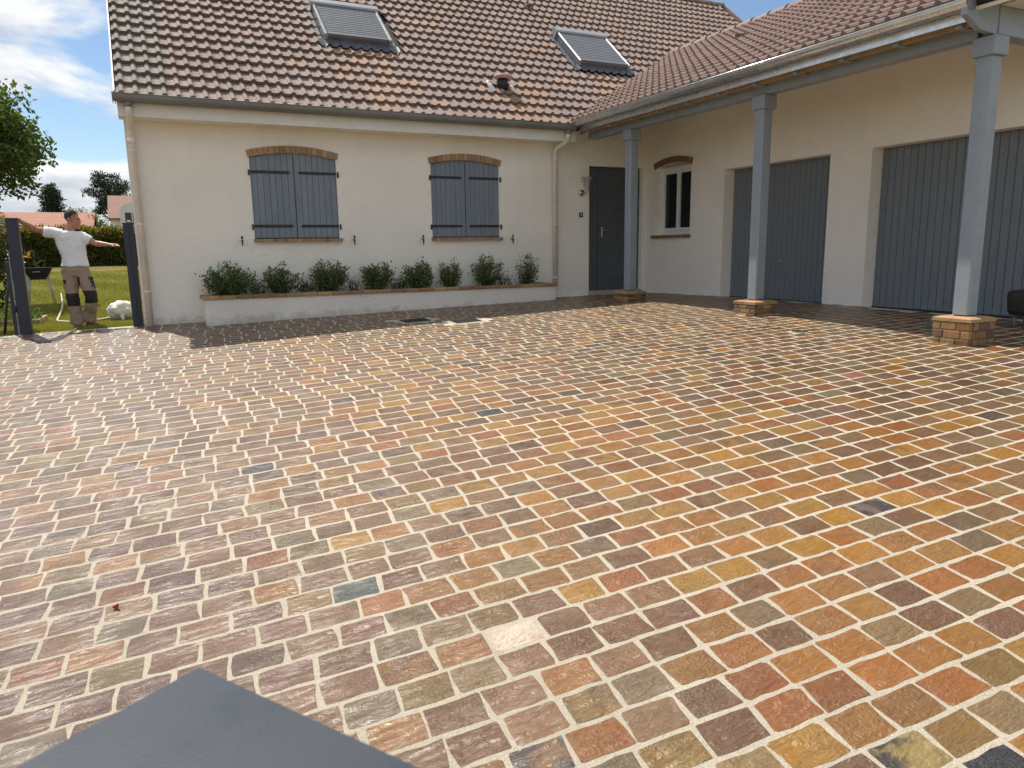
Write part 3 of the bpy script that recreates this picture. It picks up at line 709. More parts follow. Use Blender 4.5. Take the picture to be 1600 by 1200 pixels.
for r_ in range(int(SRIDGE / TG)):
    s0 = r_ * TG - .035
    for c_ in range(int((XV1 - XV0) / TW)):
        u0 = XV0 + c_ * TW; uc, sc_ = u0 + TW / 2, s0 + TG / 2
        if any(a - .08 < uc < b_ + .08 and c2_ - .10 < sc_ < d2_ + .08 for a, b_, c2_, d2_ in SKY): continue
        x, y, z = rm(uc, sc_, .03)
        if x > XE and z < min(ZE2 + (x - XE) * math.tan(PG), ZE2 + (xb - x) * math.tan(PG)) - .12: continue
        pal = TC
        if any(a - .1 < uc < b_ + .15 and sc_ < c2_ - .2 and random.random() < .82 - .22 * (c2_ - sc_) for a, b_, c2_, d2_ in SKY): pal = TO
        if 5.0 < uc < 6.4 and sc_ < 1.35 and random.random() < .8 - abs(uc - 5.8) * .5: pal = TO
        if uc < .45: pal = TL
        elif pal is TC and random.random() < .05: pal = TO
        tiles.append((rm, u0, s0, tj(random.choice(pal), .035), roof, (x, y, z)))
for r_ in range(int(SG / TG) + 1):
    s0 = r_ * TG - .035
    for c_ in range(int((YV1 - YV0) / TW)):
        u0 = YV0 + c_ * TW; uc, sc_ = u0 + TW / 2, s0 + TG / 2
        if sc_ > SG: continue
        x, y, z = rg(uc, sc_, .03)
        if y > YE and z < ZE + (y - YE) * math.tan(PM) - .12: continue
        tiles.append((rg, u0, s0, tj(random.choice(TG2), .05), groof, (x, y, z)))
def tview(p_):
    v = Vector((p_[0], p_[1], p_[2] - CAM_Z)); d_ = v.dot(fwd); u = 800 + 1147.98 * v.dot(right) / d_; q = 600 + 1147.98 * v.dot(down) / d_
    return -5 < u < 1605 and -8 < q < 260
vis = sorted((Vector(tl[5]).length, i) for i, tl in enumerate(tiles) if tview(tl[5]))
keep = {i for _, i in vis[:300]}
bulk = {id(roof): MB(), id(groof): MB()}
for i, (fn, u0, s0, c, par, p_) in enumerate(tiles):
    vs, fs, smo = tile_geo(fn, u0, s0)
    if i in keep:
        mb = MB().add(vs, fs, c); mb.sm = smo; link('roof_tile', mb.mesh('roof_tile', M_tile), par)
    else:
        mb = bulk[id(par)]; mb.add(vs, fs, c); mb.sm[-len(smo):] = smo
for par in (roof, groof):
    o = link('roof_tiles', bulk[id(par)].mesh('roof_tiles', M_tile), par); o['kind'] = 'stuff'
# ridge caps
def ridge_caps(a0, a1, fn, par, pal, L=.40):
    n = int(abs(a1 - a0) / L)
    for i in range(n):
        u0 = a0 + (a1 - a0) * i / n; u1 = a0 + (a1 - a0) * (i + 1) / n + .05 * (1 if a1 > a0 else -1)
        mb = MB(); vs = []; c = jit(random.choice(pal), .1)
        for (u, r_) in ((u0, .128), (u0, .115), (u1, .098)):
            for k in range(9):
                th = math.pi * (k / 8 * 1.16 - .08); vs.append(fn(u, math.cos(th) * r_, math.sin(th) * r_ * .8))
        for (u, r_) in ((u0 + .001, .108),):
            for k in range(9):
                th = math.pi * (k / 8 * 1.16 - .08); vs.append(fn(u, math.cos(th) * r_, math.sin(th) * r_ * .8 - .004))
        fs = [(r_ * 9 + k, r_ * 9 + k + 1, r_ * 9 + 10 + k, r_ * 9 + 9 + k) for r_ in (0, 1) for k in range(8)] + [(k, 27 + k, 28 + k, k + 1) for k in range(8)]
        mb.add(vs, fs, c, smooth=True); mb.build('ridge_tile', M_tile, par)
ridge_caps(YV0, 13.4, lambda u, a, h: (XRIDGE + a, u, ZRG + .015 + h), groof, TG2)
ridge_caps(XV1, 4.0, lambda u, a, h: (u, 15.79 + a, ZR + .015 + h), roof, TC)
# raking end of the long roof
mb = MB(); mb.add([rm(XV1 - .02, -.02, .085), rm(XV1 + .05, -.02, .085), rm(XV1 + .05, SRIDGE, .085), rm(XV1 - .02, SRIDGE, .085), rm(XV1 - .02, -.02, -.1), rm(XV1 + .05, -.02, -.1), rm(XV1 + .05, SRIDGE, -.1), rm(XV1 - .02, SRIDGE, -.1)],
       [(0, 1, 2, 3), (7, 6, 5, 4), (0, 4, 5, 1), (2, 6, 7, 3), (0, 3, 7, 4), (1, 5, 6, 2)], TC[0]); mb.build('verge_trim', M_tile, roof)

# roof windows closed by roller shutters
def rbox(mb, x0, x1, s0, s1, h0, h1):
    vs = [rm(x, s_, h) for h in (h0, h1) for s_ in (s0, s1) for x in (x0, x1)]
    return mb.add(vs, [(0, 2, 3, 1), (4, 5, 7, 6), (0, 1, 5, 4), (2, 6, 7, 3), (0, 4, 6, 2), (1, 3, 7, 5)])
for (a, b_, c_, d_) in SKY:
    sk = rbox(MB(), a + .01, b_ - .01, c_ + .01, d_ - .01, -.01, .155).build('skylight', M_lead, house)
    n = 15; s0, s1 = c_ + .05, d_ - .13
    for i in range(n):
        q0 = s0 + (s1 - s0) * i / n; q1 = s0 + (s1 - s0) * (i + 1) / n - .004
        mb = MB(); mb.add([rm(x, s_, h) for s_, h in ((q0, .158), (q0 + .012, .172), (q1 - .012, .172), (q1, .158)) for x in (a + .065, b_ - .065)], [(0, 1, 3, 2), (2, 3, 5, 4), (4, 5, 7, 6)]).build('slat', M_shgrey, sk)
    for x0, x1 in ((a + .012, a + .058), (b_ - .058, b_ - .012)):
        mb = MB(); vs = []
        for s_ in (c_, d_ - .12):
            for (x, h) in ((x0, .06), (x0, .165), (x0 + .016, .183), (x1 - .016, .183), (x1, .165), (x1, .06)): vs.append(rm(x, s_, h))
        mb.add(vs, [(i, i + 1, i + 7, i + 6) for i in range(5)] + [(0, 1, 2, 3, 4, 5)[::-1], (6, 7, 8, 9, 10, 11)]).build('side_rail', M_rail, sk)
    mb = MB(); vs = []
    for x in (a - .01, b_ + .01):
        for (s_, h) in ((d_ - .13, .06), (d_ - .13, .190), (d_ - .10, .205), (d_ + .02, .205), (d_ + .05, .18), (d_ + .05, .02)): vs.append(rm(x, s_, h))
    mb.add(vs, [(i, i + 1, i + 7, i + 6) for i in range(5)] + [(0, 1, 2, 3, 4, 5)[::-1], (6, 7, 8, 9, 10, 11)]).build('hood', M_rail, sk)
    rbox(MB(), a + .063, b_ - .063, c_ + .005, c_ + .045, .135, .182).build('bottom_bar', M_shgrey, sk)
    # pleated apron below
    mb = MB(); vs = []; n = 60
    for s_ in (c_ + .012, c_ - .15):
        for i in range(n + 1):
            x = a - .09 + (b_ - a + .18) * i / n; ph = ((x - XV0) % (TW / 2)) / (TW / 2)
            h = .038 + .04 * max(0, math.cos((ph - .44) * 2 * math.pi)) if s_ < c_ else .07
            vs.append(rm(x, s_, h + .012))
    mb.add(vs, [(i, i + 1, n + 2 + i, n + 1 + i) for i in range(n)], smooth=True); mb.build('apron', M_lead, sk)
    for x0, x1 in ((a - .09, a - .002), (b_ + .002, b_ + .09)): rbox(MB(), x0, x1, c_ - .005, d_ + .09, .0, .045).build('flashing', M_lead, sk)
# chimney-like vent and tile vents
vx, vs_ = 5.55, .98
vt = MB(); vt.tube([rm(vx, vs_ - .02, .03), rm(vx, vs_ + .04, .10), (rm(vx, vs_, .1)[0], rm(vx, vs_ + .04, .1)[1], rm(vx, vs_ + .04, .1)[2] + .07)], .085, 14); vent = vt.build('vent_pipe', M_black, house)
c0 = rm(vx, vs_ + .04, .10)
cp = MB(); cp.tube([(c0[0], c0[1], c0[2] + .07), (c0[0], c0[1], c0[2] + .085), (c0[0], c0[1], c0[2] + .125), (c0[0], c0[1], c0[2] + .14)], [.10, .15, .15, .11], 18); cp.build('cap', M_clay, vent)
for (xo, l_) in ((-.21, .30), (.17, .20)):
    mb = MB(); vs = []
    for s_ in (vs_ - .14, vs_ - .14 + l_):
        for k in range(7):
            th = math.pi * k / 6; vs.append(rm(vx + xo - math.cos(th) * .045, s_, .035 + math.sin(th) * .045))
    mb.add(vs, [(k, k + 1, k + 8, k + 7) for k in range(6)] + [tuple(range(7))], smooth=True); mb.build('vent_saddle', M_whitem, vent)
def tile_vent(fn, u, s_, par):
    mb = MB(); vs = []
    for (ss, hh, ww) in ((s_ - .10, .05, .07), (s_ - .10, .12, .05), (s_ + .10, .05, .05)):
        vs += [fn(u - ww, ss, hh), fn(u + ww, ss, hh)]
    mb.add(vs, [(0, 1, 3, 2), (2, 3, 5, 4), (0, 2, 4), (1, 5, 3)], (.16, .13, .115)); mb.build('tile_vent', M_tile, par)
tile_vent(rm, 7.45, 4.55, house); tile_vent(rg, 9.70, 2.75, house)

# ------------------------------------------------------------------ porch
MB().add([rg(4.35, .10, -.075), rg(11.3, .10, -.075), rg(11.3, 2.06, -.075), rg(4.35, 2.06, -.075)], [(0, 1, 2, 3)]).build('porch_ceiling', M_smoothwall, house)
gm = halfround('Y', 6.465, 2.835, .072, 4.30, 10.82)
gm.add([(6.465 + .07 * math.cos(math.pi + math.pi * i / 10), 4.301, 2.835 + .07 * math.sin(math.pi + math.pi * i / 10)) for i in range(11)], [tuple(range(11))])
gut2 = gm.build('gutter', M_zinc, house)
MB().tube([(6.395, 4.30, 2.838), (6.395, 10.82, 2.838)], .009, 8).build('gutter_bead', M_zinc, gut2)
for i in range(11): halfround('Y', 6.465, 2.835, .0755, 4.55 + i * .585, 4.572 + i * .585, .0045).build('bracket', M_zinc, gut2)
for i in range(4): halfround('Y', 6.465, 2.835, .0735, 5.6 + i * 1.5, 5.63 + i * 1.5, .003).build('joint', M_zinc, gut2)
fs2 = MB(); fs2.box(6.545, 6.56, 4.36, 10.86, 2.69, 2.80); fs2.box(6.535, 6.5445, 4.36, 10.86, 2.757, 2.768); fs2.box(6.533, 6.5445, 4.36, 10.86, 2.690, 2.703)
fs2.build('eave_flashing', M_zinc, house)
MB().box(6.561, 6.80, 4.36, 10.98, 2.735, 2.752).build('soffit', M_wood, house)
MB().box(6.66, 6.68, 4.36, 10.98, 2.675, 2.734).build('fascia', M_wood, house)
for i in range(11):
    y = 4.47 + i * .62
    MB().prism([(6.61, 2.734), (6.79, 2.734), (6.79, 2.672), (6.63, 2.672), (6.61, 2.69)], lambda u, v, d: (u, d, v), y, y + .06).build('rafter_tail', M_post, house)
MB().box(6.805, 6.955, 4.44, 10.95, 2.595, 2.7345, .006).build('beam', M_post, house)
MB().box(6.86, XG - .002, 4.29, 4.44, 2.60, 2.838, .006).build('beam', M_post, house)
MB().prism([(6.42, 2.72), (6.62, 2.62), (6.855, 2.60), (6.855, 2.95), (6.42, 2.90)], lambda u, v, d: (u, d, v), 4.30, 4.355).build('barge_board', M_post, house)
vb = MB(); vb.add([rg(4.02, .0, -.065), rg(4.36, .0, -.065), rg(4.36, SG, -.065), rg(4.02, SG, -.065), rg(4.02, .0, -.095), rg(4.36, .0, -.095), rg(4.36, SG, -.095), rg(4.02, SG, -.095)],
        [(0, 1, 2, 3), (7, 6, 5, 4), (0, 4, 5, 1), (0, 3, 7, 4), (1, 5, 6, 2)]).build('verge_soffit', M_pipe, house)
for py_ in (9.80, 7.06, 4.365):
    hh = .075; px_ = 6.88; zb = pave(px_ - .2, py_ - .2); zt = .135
    pl = MB(); bv = .012
    oct_ = [(-hh + bv, -hh), (hh - bv, -hh), (hh, -hh + bv), (hh, hh - bv), (hh - bv, hh), (-hh + bv, hh), (-hh, hh - bv), (-hh, -hh + bv)]
    pl.prism(oct_, lambda u, v, d: (px_ + u, py_ + v, d), zt + .012, 2.429); post = pl.build('post', M_post, house)
    c_ = MB(); c_.box(px_ - .104, px_ + .104, py_ - .104, py_ + .104, 2.43, 2.594, .008); c_.build('capital', M_post, post)
    MB().box(px_ - .06, px_ + .06, py_ - .06, py_ + .06, zt + .001, zt + .014).build('shoe', M_black, post)
    pd = MB().box(px_ - .172, px_ + .162, py_ - .162, py_ + .162, zb - .08, zt - .03).build('pedestal', M_mortar, house)
    nC = 3; hC = (zt - .045 - (zb - .02)) / nC
    def pb(x0, x1, y0, y1, z0, z1, pal):
        MB().box(x0, x1, y0, y1, z0, z1, .006, jit(random.choice(pal), .22)).build('brick', M_brick, pd)
    PB = [(.30, .16, .065), (.21, .10, .05), (.36, .215, .09), (.15, .085, .05), (.24, .155, .075)]
    for k in range(nC):
        z0 = zb - .02 + k * hC + .003; z1 = z0 + hC - .008; e = .185; L_ = .2
        off = (k % 2) * .11
        cuts = [-e, -e + .135 + off * .8, e - .085 * (1 - k % 2), e] if k % 2 == 0 else [-e, -e + .09, -e + .26, e]
        for i in range(len(cuts) - 1):
            if cuts[i + 1] - cuts[i] < .02: continue
            pb(px_ - e - random.uniform(.0, .003), px_ - e + .05, py_ + cuts[i] + .004, py_ + cuts[i + 1] - .004, z0, z1, PB)
            lo = max(cuts[i], -e + .054)
            if cuts[i + 1] - lo > .02: pb(px_ + lo + .004, px_ + cuts[i + 1] - .004, py_ - e - random.uniform(.0, .003), py_ - e + .05, z0, z1, PB)
        pb(px_ + e - .05, px_ + e, py_ - e + .06, py_ + e - .05, z0, z1, PB); pb(px_ - e + .06, px_ + e - .054, py_ + e - .05, py_ + e, z0, z1, PB)
    for (x0, x1, y0, y1) in ((-.19, .0, -.19, .0), (.004, .19, -.19, .0), (-.19, .0, .004, .19), (.004, .19, .004, .19)):
        mb = MB(); t0, t1 = zt - .045, zt
        sx0, sx1, sy0, sy1 = (.05 if x0 < -.1 else 0), (.05 if x1 > .1 else 0), (.05 if y0 < -.1 else 0), (.05 if y1 > .1 else 0)
        vs = [(px_ + x, py_ + y, z) for z in (t0, t0 + .03) for y in (y0, y1) for x in (x0, x1)] + [(px_ + x, py_ + y, t1) for y in (y0 + sy0, y1 - sy1) for x in (x0 + sx0, x1 - sx1)]
        mb.add(vs, [(0, 2, 3, 1), (0, 1, 5, 4), (2, 6, 7, 3), (0, 4, 6, 2), (1, 3, 7, 5), (4, 5, 9, 8), (6, 10, 11, 7), (4, 8, 10, 6), (5, 7, 11, 9), (8, 9, 11, 10)], jit((.37, .23, .11), .18)); mb.build('cap_brick', M_brick, pd)
# wall lamp and bell push
lamp = empty('wall_lamp', (6.91, YW - .05, 1.76), 'small steel lantern on the wall left of the front door', 'lamp')
MB().tube([(6.905, YW - .001, 1.76), (6.905, YW - .028, 1.76)], .052, 18).build('wall_plate', M_steel, lamp)
MB().tube([(6.905, YW - .03, 1.76), (6.905, YW - .11, 1.75), (6.935, YW - .14, 1.79), (6.945, YW - .14, 1.815)], .011, 8).build('arm', M_steel, lamp)
MB().tube([(6.945, YW - .14, 1.815), (6.945, YW - .14, 1.83), (6.945, YW - .14, 1.995)], [.03, .034, .058], 6, smooth=False).build('glass_shade', M_lens, lamp)
MB().tube([(6.945, YW - .14, 1.997), (6.945, YW - .14, 2.012)], [.105, .10], 18).build('top_disc', M_steel, lamp)
MB().tube([(6.945, YW - .14, 1.78), (6.945, YW - .14, 1.814)], [.012, .03], 10).build('finial', M_steel, lamp)
bell = empty('bell_push', (6.90, YW, 1.38), 'dark square bell push on the wall under the lantern', 'bell push')
MB().box(6.865, 6.94, YW - .016, YW - .001, 1.345, 1.425, .004).build('plate', M_black, bell)
MB().box(6.882, 6.922, YW - .021, YW - .0165, 1.365, 1.408, .003).build('button', M_rail, bell)

# ------------------------------------------------------------------ planter
YP = YW - .55
planter = empty('planter', (3.35, YP + .27, -.1), 'long white rendered planter with brick coping under the shuttered windows', 'planter')
pw_ = MB(); pw_.box(.64, 6.075, YP, YP + .14, -.45, .195); pw_.box(.64, .78, YP + .141, YW - .002, -.45, .195); pw_.box(5.93, 6.075, YP + .141, YW - .002, -.45, .195)
pw_.build('planter_wall', M_plantwall, planter)
g = MB(); nx_, ny_ = 60, 6
for j in range(ny_ + 1):
    for i in range(nx_ + 1):
        x = .77 + 5.17 * i / nx_; y = YP + .13 + (YW - .003 - YP - .13) * j / ny_; g.v.append((x, y, .205 + .03 * mnoise.noise(Vector((x * 5, y * 5, 0)))))
for j in range(ny_):
    for i in range(nx_): g.f.append((j * (nx_ + 1) + i, j * (nx_ + 1) + i + 1, (j + 1) * (nx_ + 1) + i + 1, (j + 1) * (nx_ + 1) + i)); g.mi.append(0); g.sm.append(True)
g.build('soil', M_soil, planter)
nb_ = 25; CP = [(.30, .17, .085), (.36, .21, .10), (.27, .14, .075), (.40, .25, .12), (.25, .14, .08)]
for i in range(nb_):
    x0 = .612 + (6.105 - .612) * i / nb_ + .003; x1 = .612 + (6.105 - .612) * (i + 1) / nb_ - .003
    MB().box(x0, x1, YP - .03, YP + .115, .1965, .245 + random.uniform(-.003, .003), .006, jit(random.choice(CP), .18)).build('coping_brick', M_brick, planter)
for xa, xb_ in ((.612, .79), (5.925, 6.105)):
    for i in range(2):
        y0 = YP + .12 + i * .215; MB().box(xa, xb_, y0, min(y0 + .209, YW - .003), .1965, .243, .006, jit(random.choice(CP), .18)).build('coping_brick', M_brick, planter)
def bush(cx, w, h, n, seed, lab):
    random.seed(seed); base = Vector((cx, YP + .33, .205)); o = empty('shrub', base, lab, 'shrub', 'shrubs in the long planter')
    st = MB(); pts = []
    ns = 16 + int(w * 10)
    for k in range(ns):
        a = random.uniform(0, 6.283); rr = math.sqrt(random.random()); lean = w * .5 * rr; hh = h * (1.05 - .40 * rr * rr) * random.uniform(.72, 1.12)
        if random.random() < .10: hh *= 1.22
        p0 = base + Vector((random.uniform(-.05, .05), random.uniform(-.05, .05), -.02)); p2 = base + Vector((math.cos(a) * lean, math.sin(a) * min(lean, .2) * .9 - .03, hh))
        p1 = (p0 + p2) / 2 + Vector((math.cos(a) * lean * .25, 0, -h * .04))
        st.tube([p0, p1, p2], [.005, .0035, .0015], 5, caps=False)
        m_ = int(n / ns)
        for q in range(m_):
            tt = random.random() ** .75; pp = p0.lerp(p1, tt * 2) if tt < .5 else p1.lerp(p2, tt * 2 - 1)
            sp = .03 + .028 * (1 - tt)
            pts.append((pp.x + random.gauss(0, sp), pp.y + random.gauss(0, sp), max(.21, pp.z + random.gauss(0, sp * .8))))
    st.build('stem', M_bark, o)
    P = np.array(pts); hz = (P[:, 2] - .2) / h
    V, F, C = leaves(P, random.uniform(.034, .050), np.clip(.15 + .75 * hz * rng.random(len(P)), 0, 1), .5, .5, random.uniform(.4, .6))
    V[:, 1] = np.minimum(V[:, 1], YW - .004)
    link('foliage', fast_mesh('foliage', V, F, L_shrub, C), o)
for i, (x, w_, h_, n_, lab) in enumerate([(1.0, .56, .47, 2600, 'widest dense shrub at the far left end of the planter'), (1.70, .42, .38, 1300, 'short shrub second from the left end of the planter'),
        (2.38, .50, .43, 2000, 'tall leggy shrub in the planter just right of the left shutters'), (3.10, .48, .40, 1500, 'loose low shrub midway between the two shuttered windows'),
        (3.78, .42, .40, 1400, 'shrub in the planter just left of the right shutters'), (4.33, .36, .38, 1100, 'small shrub in the planter under the left half of the right shutters'),
        (4.95, .44, .48, 1900, 'pointed dense shrub in the planter under the right half of the right shutters'), (5.70, .38, .46, 1000, 'sparse shrub at the right end of the planter by the downpipe')]):
    bush(x, w_ * 1.22, h_ * 1.04, int(n_ * 1.15), 30 + i, lab)
for i, (x, lab) in enumerate([(1.36, 'straggly seedling between the first and second shrubs of the planter'), (2.06, 'small seedling in the planter between the second and third shrubs'), (2.76, 'low seedling in the planter just right of the leggy third shrub'), (3.47, 'low seedling in the planter left of the fifth shrub'), (5.28, 'thin seedling in the planter between the two rightmost shrubs')]):
    bush(x, .24, .22, 170, 60 + i, lab)
random.seed(11)

# ------------------------------------------------------------------ drains and small things on the paving
def on_pave(x, y, h=0.0): return (x, y, pave(x, y) + h)
for (a, b_, c_, d_), lab, bars in ((DRAINS[0], 'dark square drain grate in the shade before the planter', 9), (DRAINS[1], 'slotted drain grate at the edge of the shade, right of the other', 11)):
    o = empty('drain_grate', on_pave((a + b_) / 2, (c_ + d_) / 2), lab, 'drain grate', 'drain grates in the paving')
    def slab(x0, x1, y0, y1, h0, h1):
        return MB().add([on_pave(x, y, h) for h in (h0, h1) for y in (y0, y1) for x in (x0, x1)], [(0, 2, 3, 1), (4, 5, 7, 6), (0, 1, 5, 4), (2, 6, 7, 3), (0, 4, 6, 2), (1, 3, 7, 5)])
    slab(a - .055, b_ + .055, c_ - .05, d_ + .05, -.01, .0045).build('mortar_surround', M_mortar, o)
    slab(a, b_, c_, d_, -.02, .0055).build('sump', M_black, o)
    fr_ = MB()
    for args in ((a, b_, c_, c_ + .02), (a, b_, d_ - .02, d_), (a, a + .02, c_ + .0205, d_ - .0205), (b_ - .02, b_, c_ + .0205, d_ - .0205)):
        q = slab(*args, .0, .013); fr_.add(q.v, q.f)
    fr_.build('frame', M_iron, o)
    for i in range(bars):
        x = a + .03 + (b_ - a - .06) * (i + .5) / bars; slab(x - .009, x + .009, c_ + .021, d_ - .021, .006, .012).build('bar', M_iron, o)
o = empty('cover_plate', on_pave(6.25, 5.74), 'small dark round cover set in the sunny paving before the porch', 'cover')
MB().tube([on_pave(6.25, 5.74, -.01), on_pave(6.25, 5.74, .006)], .085, 20, smooth=False).build('lid', M_iron, o)
mb = MB().tube([on_pave(6.25, 5.74, -.01), on_pave(6.25, 5.74, .003)], .105, 20, smooth=False); mb.build('ring', M_mortar, o)
mb = MB(); mb.ball(on_pave(-.271, 3.508, .014), (.013, .010, .011), 10, 7); mb.ball(on_pave(-.262, 3.500, .024), (.006, .006, .006), 8, 5)
o = mb.build('berry', M_red); o['label'] = 'tiny red berry lying on the paving at the lower left'; o['category'] = 'berry'

# pillar whose metal cap juts into the foreground
cx_, cy_, cz_ = .009, .69, .445
ang = math.atan2(-.44 + .0, 1)  # set below from the cap's edges
e1 = Vector((.147, -.236, 0)).normalized()
e2 = Vector((-e1.y * -1, e1.x * -1, 0)); e2 = Vector((e1.y, -e1.x, 0)); e2 = e2 if e2.x < 0 else -e2
def pc(u, v, z): p_ = Vector((cx_, cy_, 0)) + e1 * u + e2 * v; return (p_.x, p_.y, z)
pil = empty('gate_pillar', pc(.24, .24, -1.05), 'slate blue metal pillar cap jutting into the very foreground', 'pillar')
mb = MB(); vs = []
for (ins, z) in ((0, cz_ - .035), (0, cz_ - .004), (.004, cz_)):
    vs += [pc(ins, ins, z), pc(.48 - ins, ins, z), pc(.48 - ins, .48 - ins, z), pc(ins, .48 - ins, z)]
mb.add(vs, [(0, 3, 2, 1), (8, 9, 10, 11)] + [(r_ * 4 + k, r_ * 4 + (k + 1) % 4, r_ * 4 + 4 + (k + 1) % 4, r_ * 4 + 4 + k) for r_ in (0, 1) for k in range(4)]); mb.build('cap', M_slate, pil)
mb = MB(); mb.add([pc(u, v, z) for z in (-1.3, cz_ - .036) for u, v in ((.04, .04), (.44, .04), (.44, .44), (.04, .44))], [(0, 3, 2, 1), (4, 5, 6, 7)] + [(k, (k + 1) % 4, 4 + (k + 1) % 4, 4 + k) for k in range(4)]); mb.build('shaft', M_wall, pil)

# dark tub by the second garage door
tub = empty('tub', (7.95, 4.35, 0), 'dark rounded tub by the second garage door, cut off by the right edge', 'tub')
mb = MB(); rings = []
for (z, r_) in ((.075, .10), (.09, .155), (.13, .175), (.28, .185), (.315, .18), (.33, .15)):
    for k in range(20):
        th = 2 * math.pi * k / 20; mb.v.append((7.95 + r_ * math.copysign(abs(math.cos(th)) ** .6, math.cos(th)), 4.375 + r_ * math.copysign(abs(math.sin(th)) ** .6, math.sin(th)), z))
fs = [(r_ * 20 + k, r_ * 20 + (k + 1) % 20, r_ * 20 + 20 + (k + 1) % 20, r_ * 20 + 20 + k) for r_ in range(5) for k in range(20)] + [tuple(range(20)), tuple(range(100, 120))]
mb.f = fs; mb.mi = [0] * len(fs); mb.sm = [False] * len(fs); mb.build('body', M_tub, tub)
for k in range(4):
    x, y = 7.95 + (.09 if k % 2 else -.09), 4.375 + (.09 if k > 1 else -.09); MB().tube([(x, y, -.04), (x, y, .08)], .02, 8).build('foot', M_garage, tub)

# ------------------------------------------------------------------ gate posts, lawn side
gp = empty('gate_post', (-1.52, 11.46, -.19), 'navy aluminium gate post the man leans on, beside the orange tipped shrub', 'gate post', 'navy gate posts')
MB().box(-1.585, -1.452, 11.40, 11.53, -.30, 1.285, .004).build('shaft', M_navy, gp)
MB().box(-1.590, -1.447, 11.395, 11.535, 1.2855, 1.30, .004).build('cap', M_navy, gp)
MB().box(-1.602, -1.594, 11.42, 11.44, -.2, .95).build('edge_strip', M_rail, gp)
MB().box(-1.65, -1.6025, 11.43, 11.46, -.2, .75, .003).build('gate_edge', M_navy, gp)
for z in (.1, .9): MB().tube([(-1.60, 11.41, z), (-1.60, 11.41, z + .09)], .014, 8).build('hinge', M_black, gp)
gp2 = empty('gate_post', (-.19, 11.40, -.17), 'navy aluminium gate post standing against the corner of the house', 'gate post', 'navy gate posts')
MB().box(-.262, -.133, 11.345, 11.46, -.30, 1.225, .004).build('shaft', M_navy, gp2)
MB().box(-.267, -.128, 11.340, 11.465, 1.2255, 1.24, .004).build('cap', M_navy, gp2)
MB().box(-.195, -.19, 11.335, 11.3445, -.15, 1.22).build('groove_trim', M_black, gp2)
MB().box(-.21, -.155, 11.36, 11.41, 1.241, 1.27, .01).build('latch', M_rail, gp2)
hp = [(-1.42, 11.02), (-1.33, 10.72), (-1.22, 10.60), (-1.10, 10.66), (-1.03, 10.98), (-.97, 11.36), (-.93, 11.6)]
def smooth_path(pts, n=6):
    out = []
    P = [Vector(p) for p in pts]
    for i in range(len(P) - 1):
        p0, p1, p2, p3 = P[max(i - 1, 0)], P[i], P[i + 1], P[min(i + 2, len(P) - 1)]
        for k in range(n):
            t_ = k / n; out.append(.5 * ((2 * p1) + (-p0 + p2) * t_ + (2 * p0 - 5 * p1 + 4 * p2 - p3) * t_ ** 2 + (-p0 + 3 * p1 - 3 * p2 + p3) * t_ ** 3))
    return out + [P[-1]]
mb = MB(); mb.tube(smooth_path([(x, y, (pave(x, y) if y < 11.42 else lawn(x, y) + .02) + .018) for x, y in hp]), .010, 8)
o = mb.build('hose', M_greyhose); o['label'] = 'grey hose curling over the paving through the gateway'; o['category'] = 'hose'
hp = [(-1.86, 19.8), (-1.60, 17.0), (-1.42, 14.4), (-1.35, 13.4), (-1.22, 13.0), (-1.0, 12.75), (-.75, 12.9), (-.62, 13.1), (-.5, 12.95)]
mb = MB(); mb.tube(smooth_path([(x, y, lawn(x, y) + .03) for x, y in hp]), .016, 8)
o = mb.build('hose', M_hose); o['label'] = 'cream hose looping over the lawn behind the man'; o['category'] = 'hose'

# white sack
bm = bmesh.new(); bmesh.ops.create_icosphere(bm, subdivisions=4, radius=1)
for v in bm.verts:
    p_ = v.co.copy(); n_ = mnoise.fractal(p_ * 1.6, .8, 2.1, 4) * .16 + abs(mnoise.noise(p_ * 4.5)) * .12 + abs(mnoise.noise(p_ * 9 + Vector((3, 1, 0)))) * .06
    p_ = p_ * (1 - .1 + n_); z = p_.z * .165; z = max(z, -.125)
    v.co = Vector((-.44 + p_.x * .20, 13.0 + p_.y * .2, lawn(-.44, 13) + .135 + z))
me = bpy.data.meshes.new('white_sack'); bm.to_mesh(me); bm.free(); me.materials.append(M_bag)
for p_ in me.polygons: p_.use_smooth = True
sack = empty('sack', (-.44, 13.0, lawn(-.44, 13)), 'crumpled white plastic sack lying on the lawn by the right gate post', 'sack'); link('body', me, sack)
zb_ = lawn(-.44, 12.8); mb = MB(); mb.tube([(-.43, 12.82, zb_ + .07), (-.43, 12.78, zb_ + .03), (-.415, 12.76, zb_ + .012)], [.035, .014, .03], 9); mb.build('tied_neck', M_bag, sack)

# barbecue
zq = lawn(-2, 18)
bq = empty('barbecue', (-2.05, 18, zq), 'black barbecue bowl on splayed thin legs out on the lawn', 'barbecue')
mb = MB(); mb.add([(-2.05 + sx * a, 18 + sy * a * .7, z) for (a, z) in ((.14, zq + .50), (.25, zq + .73), (.265, zq + .74)) for sx, sy in ((-1, -1), (1, -1), (1, 1), (-1, 1))], [(0, 3, 2, 1), (8, 9, 10, 11)] + [(r_ * 4 + k, r_ * 4 + (k + 1) % 4, r_ * 4 + 4 + (k + 1) % 4, r_ * 4 + 4 + k) for r_ in (0, 1) for k in range(4)]); mb.build('bowl', M_black, bq)
for sx, sy in ((-1, -1), (1, -1), (1, 1), (-1, 1)): MB().tube([(-2.05 + sx * .15, 18 + sy * .1, zq + .6), (-2.05 + sx * .24, 18 + sy * .17, zq - .02)], .012, 6).build('leg', M_rail, bq)
MB().tube([(-2.13, 17.80, zq + .66), (-1.99, 17.80, zq + .66)], .01, 6).build('handle', M_steel, bq)
